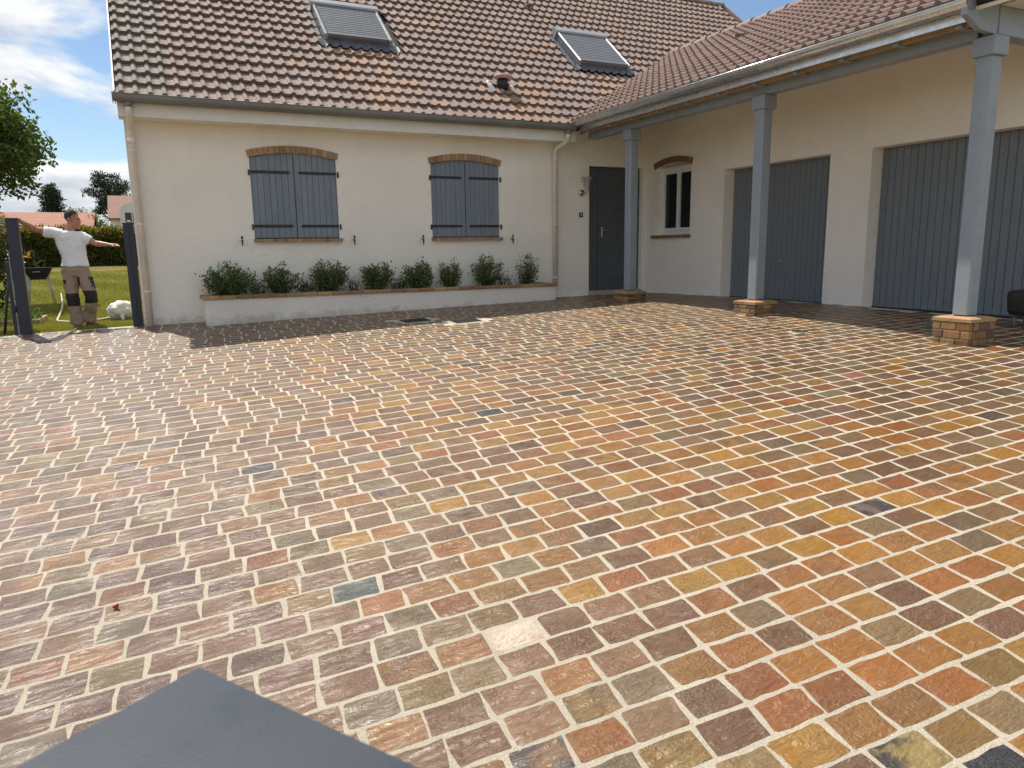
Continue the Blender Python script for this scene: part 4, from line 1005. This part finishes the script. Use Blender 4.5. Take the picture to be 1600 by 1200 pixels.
# raised bed
rb = empty('raised_bed', (-1.85, 13.45, lawn(-1.85, 13.4)), 'low timber raised bed with yellow green seedlings behind the left gate post', 'raised bed')
z0 = lawn(-1.85, 13.4)
for nm, a in (('board', (-2.2, -1.58, 13.02, 13.06)), ('board', (-2.2, -1.58, 13.94, 13.98)), ('board', (-2.24, -2.201, 13.02, 13.98)), ('board', (-1.579, -1.54, 13.02, 13.98))): MB().box(*a, z0 - .05, z0 + .10, .004).build(nm, M_timber, rb)
MB().box(-2.2, -1.58, 13.061, 13.939, z0 - .05, z0 + .06).build('soil', M_soil, rb)
P = np.stack([rng.normal(-1.83, .13, 900), rng.normal(13.35, .2, 900), z0 + .07 + np.abs(rng.normal(0, .06, 900))], 1)
V, F, C = leaves(P, .05, None, .8); link('seedlings', fast_mesh('seedlings', V, F, L_pale, C), rb)

# shrub left of the gate
sh = empty('shrub', (-2.35, 12.3, lawn(-2.3, 12.3)), 'dark glossy shrub with orange new leaves behind the left gate post', 'shrub')
zs_ = lawn(-2.3, 12.3); st = MB(); Pl = []; Po = []
for k in range(26):
    a = random.uniform(0, 6.28); x0, y0 = -2.3 + random.uniform(-.3, .3), 12.3 + random.uniform(-.2, .2)
    tip = Vector((-2.25 + math.cos(a) * random.uniform(.1, .72), 12.35 + math.sin(a) * random.uniform(.1, .55), random.uniform(.75, 1.42)))
    b0 = Vector((x0, y0, zs_ - .03)); mid = b0.lerp(tip, .5) + Vector((random.uniform(-.1, .1), 0, 0)); st.tube([b0, mid, tip], [.018, .012, .005], 6, caps=False)
    for q in range(95):
        tt = .28 + .72 * random.random(); pp = b0.lerp(mid, tt * 2) if tt < .5 else mid.lerp(tip, tt * 2 - 1); Pl.append((pp.x + random.gauss(0, .09), pp.y + random.gauss(0, .09), pp.z + random.gauss(0, .07)))
    for q in range(9): Po.append((tip.x + random.gauss(0, .05), tip.y + random.gauss(0, .05), tip.z + random.uniform(-.02, .08)))
st.build('stem', M_bark, sh)
for sx in (-1.83, -1.70): MB().tube([(sx - .12, 11.75, zs_ - .05), (sx + .02, 11.80, .55)], .016, 7).build('stake', M_black, sh)
V, F, C = leaves(np.array(Pl), .095, None, .2, .3, .42); link('foliage', fast_mesh('foliage', V, F, L_phot, C), sh)
V, F, C = leaves(np.array(Po), .09, None, .9, .3, .36); link('new_leaves', fast_mesh('new_leaves', V, F, L_orange, C), sh)

# hedge across the end of the lawn
hg = empty('hedge', (-3.2, 30.4, .44), 'clipped leafy hedge with orange tips closing off the lawn', 'hedge')
n = 26000; X = rng.uniform(-9, 3.5, n); Y = rng.uniform(0, 1, n); Z = rng.uniform(0, 1, n)
top = 1.70 + .06 * np.sin(X * 2.1) + .05 * np.sin(X * 5.3 + 1) + rng.normal(0, .04, n); bot = np.array([lawn(x, 30.0) for x in X])
onf = rng.random(n) < .7
Yp = np.where(onf, 29.95 + .16 * rng.random(n) + .08 * np.sin(X * 3), 30 + 1.0 * Y); Zp = np.where(onf, bot + (top - bot) * Z, top - .1 * rng.random(n))
P = np.stack([X, Yp, Zp], 1); fr_ = (Zp - bot) / (top - bot)
V, F, C = leaves(P, .12, np.clip(rng.random(n) * .5 + .25 * np.sin(X * 4 + Zp * 5) * rng.random(n) + .15, 0, 1), .3, .4, .5); link('foliage', fast_mesh('foliage', V, F, L_hedge, C), hg)
sel = fr_ > .72; Ps = P[sel][rng.random(sel.sum()) < .18]
V, F, C = leaves(Ps + np.array([0, -.05, .05]), .11, None, .8); link('new_leaves', fast_mesh('new_leaves', V, F, L_orange, C), hg)
MB().box(-9, 3.5, 30.25, 30.9, .1, 1.55).build('twigs', M_bark, hg)

# grass
n = 85000; rr = rng.random(n) ** 1.7; Yg = 11.50 + rr * 15; half = (.10 + .14 * Yg)
Xg = -.10 * Yg / 11.4 * 0 + rng.uniform(-1, 0, n) * (half + 1.2) - .12
Zg = np.array([lawn(x, y) for x, y in zip(Xg, Yg)])
h = rng.uniform(.02, .05, n) * (1 + .4 * np.sin(Xg * 3 + Yg * 2)); th = rng.uniform(0, 6.283, n); ww = .0045 + .00045 * (Yg - 11)
ln = rng.normal(0, .018, (n, 2)); dx_, dy_ = np.cos(th) * ww, np.sin(th) * ww
V = np.stack([np.stack([Xg - dx_, Yg - dy_, Zg - .01], 1), np.stack([Xg + dx_, Yg + dy_, Zg - .01], 1), np.stack([Xg + ln[:, 0], Yg + ln[:, 1], Zg + h], 1)], 1).reshape(-1, 3)
F = np.arange(n * 3).reshape(-1, 3)
tint = np.clip(.35 + .3 * np.sin(Xg * 1.7 + 1) * np.sin(Yg * .9) + rng.normal(0, .22, n), 0, 1)
o = link('grass', fast_mesh('grass', V, F, L_grass, np.repeat(tint, 3))); o['kind'] = 'stuff'; o['label'] = 'short sunlit lawn grass'; o['category'] = 'grass'

# ------------------------------------------------------------------ trees and houses beyond
def tree(name, label, base, trunk_h, r0, clumps, mat, leaf, per, spread, bark=M_bark, up=.2, width=.45, droop=0.0, group=None):
    o = empty(name, base, label, 'tree', group); b0 = Vector(base); t_ = MB(); parts = []
    topp = b0 + Vector((0, 0, trunk_h)); t_.tube([b0 - Vector((0, 0, .2)), b0 + Vector((.05 * trunk_h * .2, 0, trunk_h * .5)), topp], [r0 * 1.2, r0 * .8, r0 * .25], 10)
    for c in clumps:
        c = Vector(c); tt = min(.95, max(.15, (c.z - b0.z) / max(.1, trunk_h) * .8)); st_ = b0.lerp(topp, tt)
        t_.tube([st_, st_.lerp(c, .5) + Vector((0, 0, .05 * (c - st_).length)), c], [r0 * .28, r0 * .16, r0 * .05], 6, caps=False)
    t_.build('trunk', bark, o)
    for c in clumps:
        s3 = spread if isinstance(spread, tuple) else (spread,) * 3; k = random.uniform(.75, 1.3)
        P = np.clip(rng.normal(0, 1, (per, 3)), -1.35, 1.35) * np.array(s3) * k * .6 + np.array(c); P[:, 2] -= droop * np.abs(P[:, 0] - c[0])
        tint = np.clip(random.uniform(.0, .55) + .35 * rng.random(per) + .12 * (P[:, 2] - c[2]) / s3[2], 0, 1)
        parts.append(leaves(P, leaf, tint, up, .35, width))
    V, F, C = cat(parts); link('crown', fast_mesh('crown', V, F, mat, C), o)
random.seed(5)
cl_ = []
for k in range(88):
    a = random.uniform(0, 6.283); ph = math.acos(random.uniform(-.85, 1)); rr_ = random.uniform(.62, 1.0)
    cl_.append((-3.62 + 1.85 * rr_ * math.sin(ph) * math.cos(a), 18.2 + 1.7 * rr_ * math.sin(ph) * math.sin(a), 2.95 + 1.45 * rr_ * math.cos(ph)))
tree('broadleaf_tree', 'leafy broadleaf tree reaching in from the left edge above the hedge', (-3.9, 18.4, lawn(-3.9, 18.4)), 2.6, .16, cl_, L_tree, .095, 330, .38, width=.6)
def conifer(x, y, zb, h, w, label, nc=60):
    c = []
    for k in range(nc):
        f = (k + .5) / nc; a = k * 2.4; r_ = w * (1 - f) ** .8 * random.uniform(.6, 1); c.append((x + math.cos(a) * r_, y + math.sin(a) * r_, zb + h * (.12 + .88 * f)))
    tree('fir_tree', label, (x, y, zb), h, .2, c, L_conif, .26, 90, (.42, .42, .22), width=.3, up=-.1, droop=.3, group='trees beyond the hedge')
conifer(-5.5, 60, .44, 5.0, 1.2, 'dark pointed fir rising behind the long red roof')
c = []
for k in range(46):
    lv = random.random(); zc = 3.4 + 3.0 * lv; r_ = (1.25 * math.sin(math.pi * min(1, .25 + .75 * (1 - lv)) * .9) + .15) * random.uniform(.3, 1); a = random.uniform(0, 6.283)
    c.append((-2.05 + math.cos(a) * r_, 60 + math.sin(a) * r_, zc))
tree('pine_tree', 'tall rounded dark pine behind the grey dormer house', (-2.0, 60, .44), 5.6, .2, c, L_conif, .22, 110, (.42, .42, .2), width=.3, group='trees beyond the hedge')
c = [(-.75 + random.uniform(-.5, .9), 66 + random.uniform(-.5, .5), 3.0 + random.uniform(-.8, 2.2)) for k in range(20)]
tree('pine_tree', 'narrow dark tree between the pine and the house corner', (-.5, 66, .44), 4.5, .15, c, L_conif, .22, 90, (.45, .45, .25), width=.3, group='trees beyond the hedge')
c = [(-3.25 + random.uniform(-.75, .6), 52 + random.uniform(-.5, .5), 2.2 + random.uniform(-1.0, 1.0)) for k in range(26)]
tree('leafy_tree', 'pale green bushy tree between the two neighbouring roofs', (-3.2, 52, .44), 2.2, .12, c, L_pale, .16, 120, .42, group='trees beyond the hedge')
c = [(-2.35 + random.uniform(-.5, .4), 50 + random.uniform(-.4, .4), 1.9 + random.uniform(-.8, .8)) for k in range(16)]
tree('leafy_tree', 'dark green bush left of the dormer house wall', (-2.35, 50, .44), 1.8, .12, c, L_tree, .16, 120, .38, group='trees beyond the hedge')

M_farroof = None
m, t, b = newmat('far_tiles'); M_farroof = m
br = N(t, 'ShaderNodeTexBrick'); br.inputs['Scale'].default_value = 1.0; br.inputs['Brick Width'].default_value = .16; br.inputs['Row Height'].default_value = .095; br.inputs['Mortar Size'].default_value = .010
br.inputs['Color1'].default_value = (.42, .19, .13, 1); br.inputs['Color2'].default_value = (.36, .16, .115, 1); br.inputs['Mortar'].default_value = (.17, .085, .065, 1)
gg = N(t, 'ShaderNodeNewGeometry'); ss_ = N(t, 'ShaderNodeSeparateXYZ'); cc_ = N(t, 'ShaderNodeCombineXYZ'); t.links.new(gg.outputs['Position'], ss_.inputs[0]); t.links.new(ss_.outputs['X'], cc_.inputs[0]); t.links.new(ss_.outputs['Z'], cc_.inputs[1]); t.links.new(cc_.outputs[0], br.inputs['Vector'])
t.links.new(br.outputs[0], b.inputs['Base Color']); b.inputs['Roughness'].default_value = .85
M_farroof2 = m.copy(); M_farroof2.name = 'far_tiles_brown'; bb_ = [n_ for n_ in M_farroof2.node_tree.nodes if n_.type == 'TEX_BRICK'][0]
bb_.inputs['Color1'].default_value = (.30, .17, .13, 1); bb_.inputs['Color2'].default_value = (.25, .145, .115, 1)
M_farwall = simple('far_wall', (.62, .55, .45), .9, var=.05)
M_farwall2 = simple('far_wall_pale', (.66, .63, .58), .9, var=.05)
def gable_house(o, x0, x1, y0, y1, zb, ze, zr, wm, rm_, ridge='X', ov=.2):
    wl = MB()
    if ridge == 'X':
        ym = (y0 + y1) / 2; wl.box(x0, x1, y0, y1, zb, ze); wl.prism([(y0, ze), (y1, ze), (ym, zr - .08)], lambda u, v, d: (d, u, v), x0 + .001, x1 - .001)
        k = (zr - ze) / (ym - y0); rf = MB()
        for s_ in (-1, 1):
            ya = ym + s_ * ((y1 - y0) / 2 + ov); za = ze - k * ov
            rf.add([(x0 - ov, ya, za), (x1 + ov, ya, za), (x1 + ov, ym, zr), (x0 - ov, ym, zr), (x0 - ov, ya, za - .1), (x1 + ov, ya, za - .1), (x1 + ov, ym, zr - .1), (x0 - ov, ym, zr - .1)], [(0, 1, 2, 3), (7, 6, 5, 4), (0, 4, 5, 1), (0, 3, 7, 4), (1, 5, 6, 2)])
    else:
        xm = (x0 + x1) / 2; wl.box(x0, x1, y0, y1, zb, ze); wl.prism([(x0, ze), (x1, ze), (xm, zr - .08)], lambda u, v, d: (u, d, v), y0 + .001, y1 - .001)
        k = (zr - ze) / (xm - x0); rf = MB()
        for s_ in (-1, 1):
            xa = xm + s_ * ((x1 - x0) / 2 + ov); za = ze - k * ov
            rf.add([(xa, y0 - ov, za), (xa, y1 + ov, za), (xm, y1 + ov, zr), (xm, y0 - ov, zr), (xa, y0 - ov, za - .1), (xa, y1 + ov, za - .1), (xm, y1 + ov, zr - .1), (xm, y0 - ov, zr - .1)], [(0, 1, 2, 3), (7, 6, 5, 4), (0, 4, 5, 1), (0, 3, 7, 4), (1, 5, 6, 2)])
    wl.build('wall', wm, o); rf.build('roof', rm_, o)
def small_window(o, x0, x1, z0, z1, y):
    w_ = MB().box(x0, x1, y - .03, y + .03, z0, z1, .0).build('window', M_pvc, o)
    for a, b_ in ((x0 + .05, (x0 + x1) / 2 - .025), ((x0 + x1) / 2 + .025, x1 - .05)): MB().box(a, b_, y - .045, y - .031, z0 + .05, z1 - .05).build('pane', M_glass, w_)
nh = empty('neighbour_house', (-5, 50, .4), 'long low neighbouring house with salmon red tiled roof behind the hedge', 'house')
gable_house(nh, -9.0, -2.75, 47.5, 54.5, 0, 2.15, 3.28, M_farwall, M_farroof, 'X')
small_window(nh, -4.6, -3.9, 1.2, 2.0, 47.5)
nh2 = empty('neighbour_house', (-7.5, 44, .4), 'neighbouring gable end with red roof at the left edge behind the hedge', 'house')
gable_house(nh2, -11.2, -5.95, 43, 47.3, 0, 2.55, 4.55, M_farwall, M_farroof, 'Y')
small_window(nh2, -7.4, -6.7, 1.3, 2.3, 43)
nh3 = empty('neighbour_house', (0, 49, .4), 'pale neighbouring house with brown tiled roof and arched dormer beside the house corner', 'house')
gable_house(nh3, -1.62, 5.0, 46.6, 51.5, 0, 2.85, 4.15, M_farwall2, M_farroof2, 'X', .12)
dm = MB(); dpts, _ = arc_top(-1.15, .05, 3.25, .33); dm.prism([(-1.15, 2.3), (.05, 2.3)] + dpts, lambda u, v, d: (u, d, v), 46.25, 47.6); dm.build('dormer', M_farwall2, nh3)
small_window(nh3, -.95, -.15, 2.35, 3.12, 46.25)

# ------------------------------------------------------------------ the man in the gateway
BX, BY, BZ = -.9, 11.9, lawn(-.9, 11.9)
man = None
def remeshed(mb, name, voxel, smooth=4, wr=0.0, wscale=9.0):
    me = mb.mesh('tmp', M_skin); o = bpy.data.objects.new('tmp', me); sc2 = bpy.data.scenes.new('tmp'); sc2.collection.objects.link(o)
    md = o.modifiers.new('r', 'REMESH'); md.mode = 'VOXEL'; md.voxel_size = voxel
    ms = o.modifiers.new('s', 'SMOOTH'); ms.factor = .5; ms.iterations = smooth
    vl = sc2.view_layers[0]; vl.update(); dg = vl.depsgraph; out = bpy.data.meshes.new_from_object(o.evaluated_get(dg)); bpy.data.objects.remove(o); bpy.data.scenes.remove(sc2)
    if wr:
        for v in out.vertices:
            p_ = v.co; v.co = p_ + v.normal * (wr * (mnoise.noise(Vector((p_.x * wscale, p_.y * wscale, p_.z * wscale * .7))) + .5 * mnoise.noise(p_ * wscale * 2.4)))
    out.materials.clear(); out.name = name
    for p_ in out.polygons: p_.use_smooth = True
    return out
def ring_loft(mb, rings, n=16):
    """rings: (centre, rx, ry) horizontal ellipses bottom to top"""
    vs = []; fs = []
    for c, rx, ry in rings:
        for k in range(n): th = 2 * math.pi * k / n; vs.append((c[0] + rx * math.cos(th), c[1] + ry * math.sin(th), c[2]))
    for i in range(len(rings) - 1):
        for k in range(n): fs.append((i * n + k, i * n + (k + 1) % n, (i + 1) * n + (k + 1) % n, (i + 1) * n + k))
    fs.append(tuple(range(n))[::-1]); fs.append(tuple((len(rings) - 1) * n + k for k in range(n)))
    mb.add(vs, fs)
Y0 = 11.90
fdir = Vector((.90, -.42, -.22)).normalized(); hc = Vector((-.872, Y0, 1.305)); fs_ = Vector((-fdir.y, fdir.x, 0)).normalized()
SHL, ELL, WRL = Vector((-1.105, Y0, 1.120)), Vector((-1.315, Y0 - .05, 1.165)), Vector((-1.462, Y0 - .27, 1.275))
SHR, ELR, WRR = Vector((-.795, Y0, 1.070)), Vector((-.625, Y0 - .02, .975)), Vector((-.475, Y0 - .14, .958))
HIL, KNL, ANL = Vector((-.985, Y0, .62)), Vector((-.985, Y0 - .03, .225)), Vector((-.962, Y0 + .01, -.06))
HIR, KNR, ANR = Vector((-.835, Y0, .62)), Vector((-.752, Y0 - .08, .26)), Vector((-.815, Y0 + .08, -.03))
bd = MB()
# head: skull, jaw, nose, ears, neck
bd.ball(hc + Vector((0, 0, .035)) - fdir * .012, (.082, .088, .092), 18, 12)
bd.ball(hc + fdir * .03 + Vector((0, 0, -.045)), (.062, .062, .082), 16, 10)
bd.ball(hc + fdir * .052 + Vector((0, 0, -.098)), (.032, .034, .028), 12, 8)
bd.tube([hc + fdir * .075 + Vector((0, 0, .02)), hc + fdir * .103 + Vector((0, 0, -.022)), hc + fdir * .085 + Vector((0, 0, -.034))], [.012, .017, .012], 8)
bd.ball(hc + fdir * .082 + Vector((0, 0, .03)), (.022, .03, .012), 10, 6)
bd.ball(hc + fdir * .083 + Vector((0, 0, -.066)), (.016, .024, .012), 10, 6)
for s_ in (-1, 1): bd.ball(hc + fs_ * .082 * s_ - fdir * .008 + Vector((0, 0, -.005)), (.016, .012, .032), 8, 6)
bd.tube([Vector((-.945, Y0 + .01, 1.09)), Vector((-.925, Y0, 1.16)), hc + Vector((-.01, .01, -.04))], [.068, .058, .058], 14)
ring_loft(bd, [((-.91, Y0, .60), .145, .10), ((-.91, Y0, .70), .14, .095), ((-.918, Y0, .80), .138, .093), ((-.928, Y0, .95), .16, .10), ((-.938, Y0, 1.06), .175, .098), ((-.942, Y0, 1.12), .14, .075), ((-.944, Y0, 1.15), .07, .055)])
for S_, E_, W_ in ((SHL, ELL, WRL), (SHR, ELR, WRR)):
    bd.tube([S_, S_.lerp(E_, .35), S_.lerp(E_, .8), E_, E_.lerp(W_, .3), E_.lerp(W_, .75), W_], [.055, .05, .042, .040, .041, .030, .026], 12)
def hand(W_, dirv, palm_n, spread_v, curl, L=.175):
    dirv = dirv.normalized(); sp = spread_v.normalized(); pn = palm_n.normalized()
    pc_ = W_ + dirv * .045; bd.tube([W_, W_ + dirv * .03, W_ + dirv * .075, W_ + dirv * .09], [(.024, .022), (.036, .018), (.040, .017), (.036, .014)], 12)
    for i, (off, ln) in enumerate(((-.030, .062), (-.010, .074), (.010, .070), (.029, .056))):
        b0 = W_ + dirv * .082 + sp * off; d1 = (dirv + sp * off * 3 + pn * curl * .3).normalized(); d2 = (dirv + sp * off * 3 + pn * curl).normalized()
        bd.tube([b0, b0 + d1 * ln * .5, b0 + d1 * ln * .5 + d2 * ln * .5], [.0095, .009, .007], 8)
    tb = W_ + dirv * .035 - sp * .03; bd.tube([tb, tb - sp * .025 + dirv * .025, tb - sp * .032 + dirv * .055], [.012, .0105, .008], 8)
hand(WRL, Vector((-.45, -.85, .22)), Vector((0, -.1, -1)), Vector((-.85, .45, 0)), .9)
hand(WRR, Vector((.96, -.18, -.05)), Vector((0, -.4, -1)), Vector((0, .9, .35)), .35)
for H_, K_, A_ in ((HIL, KNL, ANL), (HIR, KNR, ANR)):
    bd.tube([H_, H_.lerp(K_, .4), K_, K_.lerp(A_, .35), A_], [.085, .075, .055, .052, .036], 12)
    bd.tube([A_ + Vector((0, .02, 0)), A_ + Vector((0, -.03, -.05)), A_ + Vector((.02, -.14, -.062))], [.036, .036, .028], 10)
body = remeshed(bd, 'person', .0075, 3); body.materials.append(M_skin)
body.transform(Matrix.Translation((-BX, -BY, -BZ)))
man = bpy.data.objects.new('person', body); COL.objects.link(man); man.location = (BX, BY, BZ)
man['label'] = 'man in white t-shirt and beige work trousers leaning on the gate post, head turned aside'; man['category'] = 'person'
# hair
hr = MB(); hr.ball(hc + Vector((0, 0, .040)) - fdir * .016, (.085, .090, .091), 36, 28)
hm_ = hr.mesh('hair', M_hair)
bm = bmesh.new(); bm.from_mesh(hm_)
kill = [v for v in bm.verts if ((v.co - hc).dot(fdir) > .052 and v.co.z < hc.z + .078) or ((v.co - hc).dot(fdir) > .022 and v.co.z < hc.z + .03) or ((v.co - hc).dot(fdir) > -.022 and v.co.z < hc.z - .012) or v.co.z < hc.z - .065]
bmesh.ops.delete(bm, geom=kill, context='VERTS')
for v in bm.verts: v.co += v.normal * .009 * mnoise.noise(v.co * 75)
bmesh.ops.solidify(bm, geom=bm.faces[:], thickness=.005); bm.to_mesh(hm_); bm.free(); link('hair', hm_, man)
ey = MB()
for s_ in (-1, 1): ey.ball(hc + fdir * .080 + fs_ * .032 * s_ + Vector((0, 0, .012)), (.009, .009, .006), 8, 6)
ey.build('eyes', M_patch, man)
# t-shirt
ts = MB()
ring_loft(ts, [((-.906, Y0, .668), .170, .126), ((-.902, Y0, .72), .165, .122), ((-.906, Y0, .78), .158, .116), ((-.918, Y0, .85), .160, .112), ((-.928, Y0, .96), .178, .117), ((-.938, Y0, 1.06), .188, .112), ((-.942, Y0, 1.115), .155, .092), ((-.944, Y0, 1.145), .095, .072)])
for S_, E_ in ((SHL, ELL), (SHR, ELR)): ts.tube([S_.lerp(Vector((-.94, Y0, 1.06)), .45), S_, S_.lerp(E_, .35), S_.lerp(E_, .62)], [.085, .074, .072, .068], 14)
tsm = remeshed(ts, 't_shirt', .011, 4, .013, 12); tsm.materials.append(M_shirt); link('t_shirt', tsm, man)
# trousers
tr_ = MB()
ring_loft(tr_, [((-.908, Y0, .53), .155, .112), ((-.908, Y0, .60), .158, .115), ((-.908, Y0, .68), .152, .112), ((-.908, Y0, .725), .146, .106)])
for H_, K_, A_ in ((HIL, KNL, ANL), (HIR, KNR, ANR)):
    tr_.tube([H_ + Vector((0, 0, .02)), H_.lerp(K_, .3), H_.lerp(K_, .7), K_, K_.lerp(A_, .4), K_.lerp(A_, .8), A_ + Vector((.0, -.01, -.065))], [.096, .094, .086, .080, .078, .082, .086], 16)
trm = remeshed(tr_, 'trousers', .011, 3, .014, 14); trm.materials.append(M_beige); trm.materials.append(M_patch)
for p_ in trm.polygons:
    c = p_.center
    if c.z < .42:
        for K_ in (KNL, KNR):
            if abs(c.x - K_.x) < .1 and K_.z - .10 < c.z < K_.z + .08 and p_.normal.y < .35: p_.material_index = 1
    if c.x < -1.035 and .44 < c.z < .495 and p_.normal.y < .3: p_.material_index = 1
    if c.x > -.775 and .36 < c.z < .52 and p_.normal.x > .55: p_.material_index = 1
    if abs(c.x + .905) < .035 and .34 < c.z < .52 and p_.normal.x < -.2 and c.x > -.91: p_.material_index = 1
link('trousers', trm, man)
for A_, dv in ((ANL, Vector((.08, -1, 0))), (ANR, Vector((.55, -.9, 0)))):
    sm2 = MB(); dv = dv.normalized(); zf_ = lawn(A_.x, A_.y) + .012; b0 = Vector((A_.x, A_.y, zf_))
    sm2.tube([b0 - dv * .07 + Vector((0, 0, .035)), b0 + Vector((0, 0, .05)), b0 + dv * .08 + Vector((0, 0, .038)), b0 + dv * .16 + Vector((0, 0, .026)), b0 + dv * .20 + Vector((0, 0, .02))], [(.035, .036), (.044, .05), (.048, .038), (.044, .026), (.02, .015)], 12)
    sm2.build('shoe', M_shoe, man)
bpy.context.view_layer.update()
